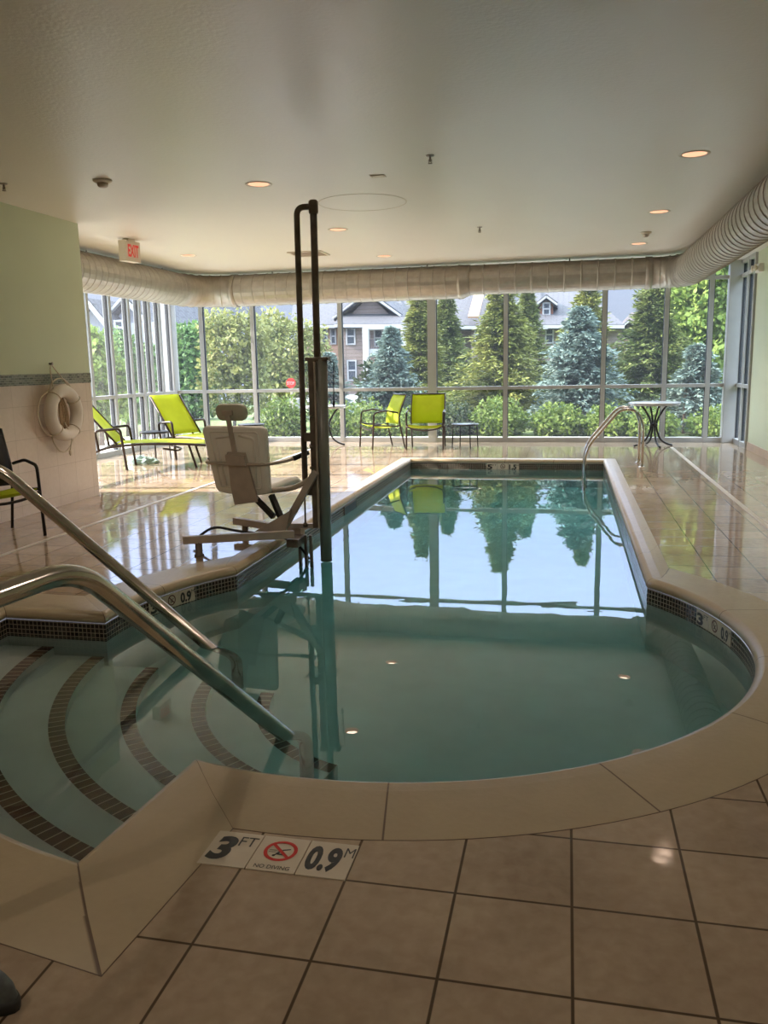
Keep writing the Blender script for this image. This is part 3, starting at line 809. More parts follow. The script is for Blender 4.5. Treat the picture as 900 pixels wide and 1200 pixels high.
for ch in c3.children:
    if ch.name.startswith('backrest'):
        ch.data = ch.data.copy(); ch.data.materials[0] = DARKFR

# ------------------------------------------------------------------ loungers
def make_lounger(label):
    t = thing('chaise_lounge', label, 'lounger', world=False, group='lime chaise loungers')
    w = .31   # axis +X: head at -x
    for s in (-1, 1):
        y = s*w
        m = MB(); m.tube([(-.55, y, .22), (-.25, y, .34), (.25, y, .375), (.85, y, .36), (1.18, y, .33)], .018, 8, .15); part(m, 'side_rail', BRONZE, t)
        m = MB(); m.bar((1.02, y, 0), (.92, y, .36), .035, .03); part(m, 'leg', BRONZE, t)
        m = MB(); m.tube([(-.36, y*1.06, .30), (-.40, y*1.06, .58), (-.04, y*1.06, .61), (.02, y*1.06, 0)], .019, 8, .06); part(m, 'arm', BRONZE, t)
        m = MB(); m.tube([(-.10, y*.94, .37), (-.62, y*.94, 1.0)], .016, 8); part(m, 'back_rail', BRONZE, t)
    m = MB(); m.tube([(.55, -w, .30), (.75, -w*.6, .25), (.75, w*.6, .25), (.55, w, .30)], .014, 8, .1); part(m, 'stretcher', BRONZE, t)
    rows = []
    for k in range(11):
        f = k/10; x = -.14+f*1.30; z = .385+.015*math.sin(PI*f)-.03*f*f
        rows.append([(x, y_, z-.018*(1-(y_/w)**2)) for y_ in np.linspace(-w*.95, w*.95, 7)])
    m = MB(); m.sheet(rows, .006); part(m, 'seat', LIME, t)
    rows = []
    for k in range(9):
        f = k/8; x = -.12-f*.52; z = .40+f*.62
        rows.append([(x+.018*(1-(y_/w)**2)*-1, y_, z) for y_ in np.linspace(-w*.94, w*.94, 7)])
    m = MB(); m.sheet(rows, .006); part(m, 'backrest', LIME, t)
    return t
l1 = make_lounger('lime chaise lounger half hidden by the end of the green wall')
l1.location = (-6.38, 11.22, 0); l1.rotation_euler.z = R(18)
qb = at(218, 502, 12.6); copy_thing(l1, (qb.x+.1, 12.55, 0), R(-27), 'lime chaise lounger with raised back behind the lift seat')
# ------------------------------------------------------------------ side tables
def side_table(label, loc, top=TABDARK, r=.22, h=.45, legs=4):
    t = thing('side_table', label, 'side table', loc, group='small side tables')
    c = Vector(loc)
    m = MB(); m.lathe([(.001, h-.015), (r-.01, h-.015), (r, h-.008), (r, h), (r-.012, h+.004), (.001, h+.004)], c, 32); part(m, 'tabletop', top, t)
    m = MB(); m.tube([c+Vector((math.cos(a)*(r-.02), math.sin(a)*(r-.02), h-.02)) for a in np.linspace(0, 2*PI, 24, endpoint=False)], .008, 6, close=True); part(m, 'rim', DARKFR, t)
    for k in range(legs):
        a = 2*PI*k/legs+.5; m = MB(); m.tube([c+Vector((math.cos(a)*(r-.02), math.sin(a)*(r-.02), h-.02)), c+Vector((math.cos(a)*(r+.0), math.sin(a)*(r+.0), 0))], .011, 8); part(m, 'leg', DARKFR, t)
    return t
q = at(545, 495, 14.3)
side_table('small round grey side table beside the lime armchair', (q.x, 14.3, 0), r=.24, h=.42)
side_table('low dark round side table between the two loungers', (-6.55, 12.35, 0), DARKFR, .24, .45)
side_table('low dark side table by the far window behind the lift headrest', (-5.5, 13.95, 0), DARKFR, .24, .45)
# ------------------------------------------------------------------ bistro tables
def bistro(label, loc, r=.375, h=.735, rot=0):
    t = thing('bistro_table', label, 'table', loc, group='round bistro tables'); c = Vector(loc)
    m = MB(); m.lathe([(.001, h-.05), (r-.02, h-.05), (r, h-.042), (r, h-.006), (r-.012, h), (.001, h)], c, 40); part(m, 'tabletop', TABTOP, t)
    for k in range(4):
        a = 2*PI*k/4+rot; dv = Vector((math.cos(a), math.sin(a), 0))
        m = MB(); m.tube([c+dv*(.24)+Vector((0, 0, h-.04)), c+dv*.16+Vector((0, 0, h-.12)), c+dv*.055+Vector((0, 0, h-.30)), c+dv*.045+Vector((0, 0, .30)), c+dv*.12+Vector((0, 0, .11)), c+dv*.24+Vector((0, 0, .035)), c+dv*.33+Vector((0, 0, .015))], .017, 8, .09); part(m, 'leg', DARKFR, t)
    m = MB(); m.lathe([(.05, .34), (.066, .35), (.066, .38), (.05, .39)], c, 18); part(m, 'collar', DARKFR, t)
    return t
b1 = bistro('round grey bistro table with curved dark legs near the right window corner', (1.44, 14.62, 0), r=.42, h=.745, rot=.25)
b2 = bistro('round pale bistro table partly hidden behind the lift column', (-4.3, 14.62, 0), rot=.2)
# towel
p = atz(167, 543, 0)
tb = MB(); V = []; F = []; nu, nv = 56, 22
from mathutils import noise as mnoise
for i in range(nv+1):
    ph = PI/2*i/nv
    for j in range(nu):
        a = 2*PI*j/nu; x = math.cos(a)*math.cos(ph); y = math.sin(a)*math.cos(ph); zz = math.sin(ph)
        q = Vector((x*2.2, y*2.2, zz*2)); d_ = 1+.30*mnoise.noise(q)+.22*abs(mnoise.noise(q*2.3))-.1
        fold = .03*math.sin(9*(x*.8+y*.5)+3*mnoise.noise(q))*(1-.5*zz)
        V.append((p.x+.25*x*d_, p.y+.17*y*d_, max(.002, .115*zz**.8*d_*(1-.35*x)+fold*zz)))
for i in range(nv):
    for j in range(nu): F.append((i*nu+j, i*nu+(j+1) % nu, (i+1)*nu+(j+1) % nu, (i+1)*nu+j))
tb.add(V, F, True)
ow_ = tb.build('towel', TOWEL, None, (p.x, p.y, 0)); tag(ow_, 'crumpled grey green towel on the floor in front of the lounger', 'towel')

# ------------------------------------------------------------------ pool hand rails
def radial(W, s, z):
    d = (Vector(W)-Vector((CX, CY))).normalized(); return Vector((W[0]+d.x*s, W[1]+d.y*s, z))
for W, lab, e in (((-1.18, 3.23), 'nearer stainless steel handrail slanting into the water over the steps', 0), ((-2.01, 4.27), 'farther stainless steel handrail slanting into the water over the steps', 1)):
    zt = .86 if e == 0 else .93; sb = 1.08 if e == 0 else 1.17
    t = thing('pool_handrail', lab, 'handrail', radial(W, 1.75, 0), group='stainless handrails over the pool steps')
    sl = (zt+.15)/sb
    m = MB(); m.tube([radial(W, -.16, -.80), radial(W, -.16, -.15-.16*sl), radial(W, sb, zt), radial(W, sb+.55, zt-.03), radial(W, sb+.62, 0)], .034, 16, .13, nf=10); part(m, 'rail', STEEL, t)
    m = MB(); m.lathe([(.034, .02), (.06, .014), (.068, 0)], radial(W, sb+.62, 0), 20); part(m, 'escutcheon', STEEL, t)
# exit ladder
for k, (y, lab) in enumerate(((12.02, ''), (12.42, ''))):
    pass
t = thing('pool_ladder', 'bent stainless steel pool ladder rails by the far right corner', 'ladder', (1.05, 12.0, 0))
for y in (11.7, 12.25):
    m = MB(); m.tube([(1.02, y, 0), (1.02, y, .60), (.93, y, .78), (.72, y, .80), (.33, y, .33), (.26, y, .15), (.26, y, -1.2)], .019, 12, .12, nf=8); part(m, 'rail', STEEL, t)
    m = MB(); m.lathe([(.024, .02), (.045, .012), (.05, 0)], (1.02, y, 0), 18); part(m, 'escutcheon', STEEL, t)
for z in (-.45, -.75, -1.05):
    m = MB(); m.box((.26, 11.975, z), (.09, .45, .025), None, .004); part(m, 'tread', STEEL, t)

# ------------------------------------------------------------------ pool lift
LY = 6.40
def A(x, y, dy=0): return at(x, y, LY+dy)
base = Vector((-2.5, LY, 0))
t = thing('pool_lift', 'grey metal pool lift with tall mast and white plastic seat at the pool edge', 'pool lift', base)
# mast: outer column, rod, return tube
k = A(377, 640); colx = k.x
top_c = A(376, 421); 
ca_, cb_ = A(376.5, 421), A(382, 640); m = MB(); m.tube([(cb_.x, LY, -.14), (ca_.x, LY, ca_.z)], .047, 18); part(m, 'column', LIFT_C, t)
ta, tb_ = A(365.5, 421), A(371.5, 618); m = MB(); m.bar((tb_.x, LY-.01, tb_.z), (ta.x, LY-.01, ta.z), .045, .07, up=(0, 1, 0), bev=.006); part(m, 'column_track', LIFT_D, t)
m = MB(); m.bar((ta.x+.035, LY-.05, ta.z-.02), (tb_.x+.035, LY-.05, tb_.z), .014, .03, up=(0, 1, 0)); part(m, 'side_strip', LIFT_G, t)
m = MB(); m.box(((ta.x+ca_.x)/2+.01, LY, ta.z), (.19, .09, .03), None, .008); part(m, 'column_cap', LIFT_D, t)
pt = A(367, 237); pb = A(372, 430)
m = MB(); m.tube([(pb.x, LY, pb.z-.1), (pt.x, LY, pt.z+.01)], .028, 14); m.lathe([(.034, -.09), (.037, -.08), (.037, .0), (.026, .012), (.001, .014)], (pt.x, LY, pt.z+.005), 16); part(m, 'mast_rod', LIFT_D, t)
l0 = A(366, 242); l1_ = A(347.5, 240); l2 = A(348, 262); l3 = A(358, 578)
m = MB(); m.tube([(l0.x, LY, l0.z), (l1_.x, LY, l0.z), (l2.x, LY, l2.z-.1), (l3.x, LY, l3.z)], .024, 12, .12, nf=8); part(m, 'guide_tube', LIFT_D, t)
# brackets and bolts
for yy in (512, 575):
    q = A(364, yy); m = MB(); m.box((q.x, LY, q.z), (.10, .06, .07), None, .006); part(m, 'bracket', LIFT_D, t)
m = MB()
for yy in (487, 523, 547):
    q = A(368, yy); m.lathe([(.001, -.06), (.014, -.055), (.014, -.03), (.008, -.02), (.008, .02)], (q.x, LY-.02, q.z), 8, Matrix.Rotation(-PI/2, 4, 'X'))
part(m, 'bolts', LIFT_D, t)
# control cable at the right
q0 = A(391, 424); q1 = A(391, 470)
m = MB(); m.tube([A(386, 424), q0, q1], .004, 6, .02); m.lathe([(.008, 0), (.012, -.02), (.006, -.05)], q1, 8); part(m, 'cable', BLACK, t)
# base frame
f1 = Vector((-2.80, 5.84, 0)); f2 = Vector((-2.78, 6.72, 0)); apx = Vector((-2.19, 6.30, .09))
a1 = atz(214, 645, .1)+(atz(214, 645, .1)-CAMP)*0; 
e1 = at(214, 633, 5.80); e2 = at(275, 610, 6.72); j1 = at(344, 626, 6.22); j2 = at(355, 623, 6.45)
m = MB(); m.bar(e1, j1, .055, .06); part(m, 'base_leg', LIFT_G, t)
m = MB(); m.bar(e2, j2, .055, .06); part(m, 'base_leg', LIFT_G, t)
for e, jj in ((e1, j1), (e2, j2)):
    d = (jj-e).normalized(); q = e+d*.12
    m = MB(); m.lathe([(.038, 0), (.038, .012), (.028, .018), (.028, q.z-.02)], (q.x, q.y, 0), 16); part(m, 'foot', LIFT_D, t)
q = (j1+j2)/2
m = MB(); m.box((q.x-.02, q.y, .035), (.10, .22, .07), None, .008); part(m, 'deck_anchor', LIFT_D, t)
m = MB(); g0 = at(300, 622, 6.3); g1 = at(342, 597, 6.3); g2 = at(336, 622, 6.3)
m.add([(p_[0], 6.27, p_[2]) for p_ in (g0, g1, g2)]+[(p_[0], 6.33, p_[2]) for p_ in (g0, g1, g2)], [(0, 1, 2), (5, 4, 3), (0, 3, 4, 1), (1, 4, 5, 2), (2, 5, 3, 0)]); part(m, 'gusset', LIFT_G, t)
# diagonal arm from the base to the column
m = MB(); m.bar(at(331, 622, 6.33), at(370, 553, LY-.07), .06, .055); part(m, 'lift_arm', LIFT_G, t)
# lower frame of posts going down to the water at the pool edge
for xx in (351, 358, 364):
    q = at(xx, 622, 6.42); m = MB(); m.bar((q.x, 6.42, .07), (q.x, 6.42, -.35), .025, .03); part(m, 'brace', LIFT_D, t)
m = MB(); m.bar(at(340, 616, 6.42), at(370, 616, 6.42), .035, .04, bev=.003); part(m, 'cross_bar', LIFT_G, t)
m = MB(); m.tube([at(357, 582, 6.40), at(358, 612, 6.40)], .008, 8); m.lathe([(.02, 0), (.022, .02), (.01, .035)], at(358, 617, 6.40), 10); part(m, 'push_rod', LIFT_D, t)
m = MB(); m.tube([at(226, 634, 6.2), at(250, 616, 6.25), at(275, 622, 6.28), at(330, 628, 6.25), at(352, 640, 6.35), at(362, 655, 6.45)], .011, 8, .12); part(m, 'hose', BLACK, t)
# seat : built in a local frame, facing away from the camera and a little to the right
SO = at(286, 577, 6.45); fa = R(-12)                 # facing = +Y turned right
sx_ = Vector((math.cos(fa), math.sin(fa), 0)); sy_ = Vector((-math.sin(fa), math.cos(fa), 0)); sz_ = Vector((0, 0, 1))
def S(x, y, z): return Vector(SO)+sx_*x+sy_*y+sz_*z
# S origin: bottom centre of the backrest
srot = Matrix((sx_, sy_, sz_)).transposed().to_4x4()
lean = Matrix.Rotation(R(10), 4, 'X')
def rounded_slab(w0, w1, h, th, rad, n=6):
    """outline with rounded corners, w0 at the bottom, w1 at the top; returns extruded slab in local x,z with thickness along y"""
    pts = []
    for (cx, cz, a0) in ((w1/2-rad, h-rad, 0), (-w1/2+rad, h-rad, PI/2), (-w0/2+rad, rad, PI), (w0/2-rad, rad, 3*PI/2)):
        for k_ in range(n+1): a = a0+PI/2*k_/n; pts.append((cx+rad*math.cos(a), cz+rad*math.sin(a)))
    return pts
def slab(pts, th, dy=0, inset=.012, M=None):
    m = MB(); cx = sum(p_[0] for p_ in pts)/len(pts); cz = sum(p_[1] for p_ in pts)/len(pts); n = len(pts)
    layers = []
    for y, ins in ((-th/2, inset), (-th/2+inset, 0), (th/2-inset, 0), (th/2, inset)):
        sc_ = 1-ins/.2; layers.append([Vector((cx+(px_-cx)*sc_, y+dy, cz+(pz_-cz)*sc_)) for px_, pz_ in pts])
    vs = [v for l in layers for v in l]; fs = [tuple(reversed(range(n))), tuple(range(3*n, 4*n))]
    for j in range(3):
        for i in range(n): fs.append((j*n+i, j*n+(i+1) % n, (j+1)*n+(i+1) % n, (j+1)*n+i))
    if M is not None: vs = [M @ v for v in vs]
    m.add([S(*v) for v in vs], fs, True); return m
bk = slab(rounded_slab(.54, .62, .57, .05, .05), .05, M=lean)
bo = part(bk, 'backrest', LIFT_P, t)
# raised panels moulded in the back
m = MB()
for x0, x1 in ((-.19, -.10), (.10, .19)):
    pass
def loop_bead(pts, r):
    m.tube([S(*(lean @ Vector((x, -.026, z)))) for x, z in pts], r, 8, .03, close=False)
loop_bead([(-.15, .06), (-.19, .48), (-.02, .50)], .012); loop_bead([(.15, .06), (.19, .48), (.05, .50)], .012)
loop_bead([(-.20, .05), (-.235, .53), (.235, .53), (.20, .05), (-.20, .05)], .008)
o = part(m, 'moulded_rib', LIFT_P, bo, world_root=t)
# headrest
hm = lean
hs = slab([(x, z+.62) for x, z in rounded_slab(.29, .29, .135, .05, .055)], .05, M=lean); part(hs, 'headrest', mat('lift_headrest', lin(190, 188, 170), .6, var=.05), t)
m = MB(); m.bar(S(*(lean @ Vector((0, -.035, .20)))), S(*(lean @ Vector((-.02, -.035, .69)))), .04, .02); m.box(S(*(lean @ Vector((-.02, -.035, .69)))), (.10, .02, .04), srot @ lean, .003); part(m, 'headrest_post', LIFT_G, t)
# rear plate
m = MB(); pl = [(-.075, .36), (.095, .36), (.16, -.06), (.03, -.08), (-.08, -.10), (-.09, .05)]
vs = [S(*(lean @ Vector((x, -.05, z)))) for x, z in pl]+[S(*(lean @ Vector((x, -.03, z)))) for x, z in pl]; n = len(pl)
m.add(vs, [tuple(range(n)), tuple(reversed(range(n, 2*n)))]+[(i, (i+1) % n, n+(i+1) % n, n+i) for i in range(n)])
m.box(S(*(lean @ Vector((.01, -.055, .30)))), (.19, .03, .09), srot @ lean, .004); part(m, 'back_plate', LIFT_G, t)
# arm bar across the back with grips forward
m = MB(); m.tube([S(-.37, .02, .255), S(-.31, -.08, .25), S(.0, -.09, .25), (S(.26, -.08, .25)), S(.40, .06, .27), S(.50, .18, .32)], .014, 10, .08); part(m, 'arm_bar', LIFT_G, t)
m = MB(); m.tube([S(.43, .10, .285), S(.52, .20, .33)], .021, 10); part(m, 'arm_grip', BLACK, t)
m = MB(); m.tube([S(-.36, .02, .255), S(-.42, .16, .26)], .019, 10); part(m, 'arm_grip', BLACK, t)
# seat pan
rows = []
for k in range(9):
    f = k/8; y = -.02+.56*f
    z = .03+.03*f+(-.05*((f-.85)/.15)**2 if f > .85 else 0)
    rows.append([S(x, y, z-.02*(1-(x/.24)**2)) for x in np.linspace(-.24, .24, 9)])
m = MB(); m.sheet(rows, .06); part(m, 'seat', LIFT_P, t)
m = MB(); m.bar(S(-.02, .0, -.01), S(-.02, .40, -.02), .05, .035); m.tube([S(.02, .12, -.02), at(345, 572, LY-.03), at(366, 560, LY-.03)], .022, 10, .08); part(m, 'seat_arm', LIFT_G, t)
for xa, xb in ((296, 321), (318, 329)):
    m = MB(); m.bar(at(xa, 580, 6.42), at(xb, 606, 6.36), .045, .04); part(m, 'seat_strut', BLACK, t)

# ------------------------------------------------------------------ depth markers
def icon(parts, fn, cx, cy, s, wide=1):
    """no-diving symbol: red ring and bar over a diver and water lines"""
    rd, bk_ = parts
    for g in (ring_geo(.78*s, s),): place_geo(rd, g, cx, cy, fn, .0012)
    place_geo(rd, strip_geo((-.6*s, .6*s), (.6*s, -.6*s), .2*s), cx, cy, fn, .0016)
    for a, b, w in (((-.15*s, -.3*s), (.1*s, .1*s), .16*s), ((.1*s, .1*s), (.55*s, .25*s), .1*s), ((-.15*s, -.3*s), (.35*s, -.35*s), .12*s), ((-.15*s, -.3*s), (-.3*s, -.5*s), .1*s)):
        place_geo(bk_, strip_geo(a, b, w), cx, cy, fn, .0008)
    for yy in (.02, -.16): place_geo(bk_, strip_geo((-.68*s, yy*s), (-.25*s, yy*s+.03*s), .05*s), cx, cy, fn, .0008)
    place_geo(bk_, ring_geo(0.001, .1*s, 10), cx-.28*s, cy-.62*s*.2-.35*s, fn, .0008)
def marker(kind, num, unit, W, Hh, fn, label, group, loc):
    """fn maps (x, y, h) on the tile to the world; W x Hh metres"""
    t = thing('depth_marker', label, 'depth marker', loc, group=group)
    m = MB(); nseg = 6; vs = []; fs = []
    for k in range(nseg+1):
        x = .002+(W-.004)*k/nseg; vs += [fn(x, .002, 0), fn(x, Hh-.002, 0), fn(x, .002, -.004), fn(x, Hh-.002, -.004)]
    for k in range(nseg):
        q = 4*k; fs += [(q, q+1, q+5, q+4), (q+2, q+6, q+7, q+3), (q, q+4, q+6, q+2), (q+1, q+3, q+7, q+5)]
    fs += [(0, 2, 3, 1), (4*nseg, 4*nseg+1, 4*nseg+3, 4*nseg+2)]
    m.add(vs, fs); part(m, 'tile', SIGNW, t)
    if kind == 'icon':
        rd, bk_ = MB(), MB(); s = min(W, Hh)*.34
        icon((rd, bk_), fn, W/2, Hh*.58, s)
        if num:
            g = fit_text(num, W*.72, Hh*.10, .01); place_geo(bk_, g, W*.14, Hh*.07, fn, .0008)
        part(rd, 'red_ring', RED if num else mat('ring_dark_red', lin(90, 40, 36), .5), t); part(bk_, 'lettering', INK, t)
    else:
        bk_ = MB(); big, small, w1, w2, shear = num[0], unit, num[1], num[2], num[3]
        g = fit_text(big, W*w1, Hh*.70, .045, shear); place_geo(bk_, g, W*.07, Hh*.15, fn, .0008)
        g = fit_text(small, W*w2, Hh*.27, .0); place_geo(bk_, g, W*(.07+w1+.03), Hh*.60, fn, .0008)
        part(bk_, 'lettering', INK, t)
    return t
Zd = .0035
def deck_fn(x0, y0): return lambda x, y, h: Vector((x0+x, y0+y, Zd+h))
tw, th_ = .153, .178
x0, y0 = -1.05, 2.056
marker('num', ('3', .48, .36, .15), 'FT', tw, th_, deck_fn(x0, y0), 'white deck tile with a bold black 3 FT by the near coping', 'depth tiles set in the near deck', (x0, y0, 0))
marker('icon', 'NO DIVING', '', tw, th_, deck_fn(x0+tw, y0), 'white deck tile with a red no diving symbol and the words NO DIVING', 'depth tiles set in the near deck', (x0+tw, y0, 0))
marker('num', ('0.9', .68, .19, 0), 'M', tw, th_, deck_fn(x0+2*tw, y0), 'white deck tile with a bold black 0.9 M by the near coping', 'depth tiles set in the near deck', (x0+2*tw, y0, 0))
# on the waterline band
def arc_fn(a0, sgn, zb):
    def fn(x, y, h):
        a = a0+sgn*x/RP; r = RP-.004-h; return Vector((CX+r*math.cos(a), CY+r*math.sin(a), zb+y))
    return fn
def line_fn(xa, ya, dxy, nrm, zb):
    def fn(x, y, h): return Vector((xa+dxy[0]*x+nrm[0]*(.004+h), ya+dxy[1]*x+nrm[1]*(.004+h), zb+y))
    return fn
zb = -.166; bw, bh = .145, .108
def arc_ang(px, py):
    p = atz(px, py, -.11); return math.atan2(p.y-CY, p.x-CX)
ar = arc_ang(823, 722)
grp = 'depth tiles on the right curve of the waterline'
for k, (kd, nm, un, lb) in enumerate((('num', ('3', .48, .36, 0), 'FT', '3 FT waterline tile on the right curve of the pool'), ('icon', '', '', 'no diving waterline tile on the right curve of the pool'), ('num', ('0.9', .68, .19, 0), 'M', '0.9 M waterline tile on the right curve of the pool'))):
    fn = arc_fn(ar-k*bw/RP, -1, zb); marker(kd, nm, un, bw, bh, fn, lb, grp, fn(0, 0, 0))
alf = arc_ang(226, 695)+3*bw/RP
for k, (kd, nm, un, lb) in enumerate((('num', ('3', .48, .36, 0), 'FT', '3 FT waterline tile on the left curve behind the handrail'), ('icon', '', '', 'no diving waterline tile on the left curve of the pool'), ('num', ('0.9', .68, .19, 0), 'M', '0.9 M waterline tile on the left curve of the pool'))):
    fn = arc_fn(alf-k*bw/RP, -1, zb); marker(kd, nm, un, bw, bh, fn, lb, 'depth tiles on the left curve of the waterline', fn(0, 0, 0))
q = at(570, 548, YF); bw2 = .165
for k, (kd, nm, un, lb) in enumerate((('num', ('5', .48, .36, 0), 'FT', '5 FT waterline tile on the far end of the pool'), ('icon', '', '', 'no diving waterline tile on the far end of the pool'), ('num', ('1.5', .68, .19, 0), 'M', '1.5 M waterline tile on the far end of the pool'))):
    fn = line_fn(q.x+k*bw2, YF, (1, 0), (0, -1), zb); marker(kd, nm, un, bw2, bh, fn, lb, 'depth tiles on the far waterline', fn(0, 0, 0))
# skimmer mouth in the left side
q0 = atx(403, 595, XL); q1 = atx(417, 588, XL)
t = thing('pool_skimmer', 'dark rectangular skimmer mouth in the left side of the pool', 'skimmer', (XL, (q0.y+q1.y)/2, -.12))
ya, yb = q0.y, q1.y; m = MB()
for a, b in (((ya, -.07), (yb, -.07)), ((yb, -.07), (yb, -.20)), ((yb, -.20), (ya, -.20)), ((ya, -.20), (ya, -.07))):
    m.bar((XL+.004, a[0], a[1]), (XL+.004, b[0], b[1]), .012, .012, bev=0)
part(m, 'frame', LIFT_D, t)
m = MB(); m.box((XL+.003, (ya+yb)/2, -.135), (.006, abs(yb-ya), .12)); part(m, 'flap', BLACK, t)
# underwater block on the step
q = Vector((-1.62, 3.62, -.63))
# shoe at the lower left edge
p = atz(3, 1180, 0)
t = thing('shoe', 'rounded grey toe of a shoe at the lower left edge of the deck', 'shoe', (p.x-.1, p.y, 0))
def shoe_layer(z, l, w, x0):
    pts = []
    for k in range(24):
        a = 2*PI*k/24; x = math.cos(a); y = math.sin(a)
        pts.append(Vector((p.x+.045+x0-l/2+x*l/2, p.y+y*w/2*(1 if x > 0 else .85), z)))
    return pts
ls = [shoe_layer(0, .265, .088, 0), shoe_layer(.022, .27, .095, .002), shoe_layer(.03, .262, .09, -.002)]
m = MB(); vs = [v for l in ls for v in l]; fs = [tuple(reversed(range(24))), tuple(range(48, 72))]+[(j*24+i, j*24+(i+1) % 24, (j+1)*24+(i+1) % 24, (j+1)*24+i) for j in range(2) for i in range(24)]
m.add(vs, fs, True); part(m, 'sole', mat('shoe_sole', lin(60, 62, 62), .7), t)
ls = [shoe_layer(.028, .258, .088, -.004), shoe_layer(.055, .25, .084, -.012), shoe_layer(.075, .22, .072, -.03), shoe_layer(.088, .17, .06, -.075), shoe_layer(.10, .12, .054, -.12)]
m = MB(); vs = [v for l in ls for v in l]; nl = len(ls); fs = [tuple(range((nl-1)*24, nl*24))]+[(j*24+i, j*24+(i+1) % 24, (j+1)*24+(i+1) % 24, (j+1)*24+i) for j in range(nl-1) for i in range(24)]
m.add(vs, fs, True); part(m, 'upper', GREYRUB, t)

# ------------------------------------------------------------------ outside
GZ = -.12
g = MB(); g.box((0, 60, GZ-.5), (160, 89, 1.0)); g.box((-47.8, 6, GZ-.5), (80, 19, 1.0)); g.box((43.2, 6, GZ-.5), (80, 19, 1.0)); struct(g, 'ground', GRASS)
g = MB(); g.box((-30, 40, GZ+.01), (46, 12, .02)); g.box((-18, 15, GZ+.011), (6, 62, .02)); o = struct(g, 'ground_parking', ASPH)
g = MB(); g.box((-2.4, 16.55, GZ+.01), (11.2, 2.0, .03)); g.box((-8.9, 11.5, GZ+.011), (2.2, 12, .03)); o = struct(g, 'ground_bounce_strip', mat('pale_bounce_surface', (.62, .60, .56), .8, var=.05))  # unseen pale strips added to bounce daylight up onto the ceiling

def leaf_quads(P, D, Nrm, l, w):
    """P base points, D long directions, Nrm approx normals (n,3); returns V, F"""
    S_ = np.cross(D, Nrm); S_ /= (np.linalg.norm(S_, axis=1, keepdims=True)+1e-9)
    l = l[:, None]; w = w[:, None]
    V = np.stack([P, P+D*l*.5+S_*w*.5, P+D*l, P+D*l*.5-S_*w*.5], 1).reshape(-1, 3)
    F = np.arange(len(P)*4).reshape(-1, 4); return V, F
def unit(a): return a/(np.linalg.norm(a, axis=1, keepdims=True)+1e-9)
def conifer(name, label, x, Y, ztop, rad, m, n=9000, z0=0.15, taper=1.15, droop=-.18, leaf=(.16, .04), group=None, gz=GZ, lean=0):
    h = ztop-gz; t = thing(name, label, 'tree', (x, Y, gz), group=group)
    n = int(n*1.9); nb = int(n/26)
    u = RNG.random(nb)**.8; hz = z0+(h-z0)*u
    az = RNG.random(nb)*2*PI; ph = RNG.random(3)*6
    lump = 1+.16*np.sin(3*az+7*u+ph[0])+.13*np.sin(5*az-13*u+ph[1])+.10*np.sin(21*u+ph[2])
    prof = (1-u)**taper*(.45+.75*RNG.random(nb))*lump+.012
    L_ = rad*prof
    # thin out by leaving gaps between whorls
    per = 26; s = RNG.random((nb, per))**.6
    dz = np.where(u > .8, .25, droop)[:, None]
    px = np.cos(az)[:, None]*L_[:, None]*s; py = np.sin(az)[:, None]*L_[:, None]*s
    pz = hz[:, None]+dz*L_[:, None]*s+.10*L_[:, None]*s*s
    P = np.stack([px, py, pz], -1).reshape(-1, 3)+RNG.normal(0, .02, (nb*per, 3))*np.array([1, 1, .8])*max(rad, .6)
    out_ = np.stack([np.cos(az), np.sin(az), np.full(nb, -.1)], -1); out_ = np.repeat(out_, per, 0)
    side = np.stack([-np.sin(az), np.cos(az), np.zeros(nb)], -1); side = np.repeat(side, per, 0)
    D = unit(out_+side*RNG.normal(0, .9, (nb*per, 1))+RNG.normal(0, .35, (nb*per, 3)))
    Nn = unit(np.array([0, 0, 1.0])+RNG.normal(0, .55, (nb*per, 3)))
    k = nb*per
    V, F = leaf_quads(P, D, Nn, leaf[0]*(.6+.8*RNG.random(k)), leaf[1]*(.7+.7*RNG.random(k)))
    o = raw_mesh('foliage', V, F, m, t)
    tm = MB(); tm.tube([(x, Y, gz), (x+lean*.5, Y, gz+h*.5), (x+lean, Y, gz+h*.97)], .1, 8, rfun=lambda s_: .012+.018*h*(1-s_)); part(tm, 'trunk', BARK, t)
    return t
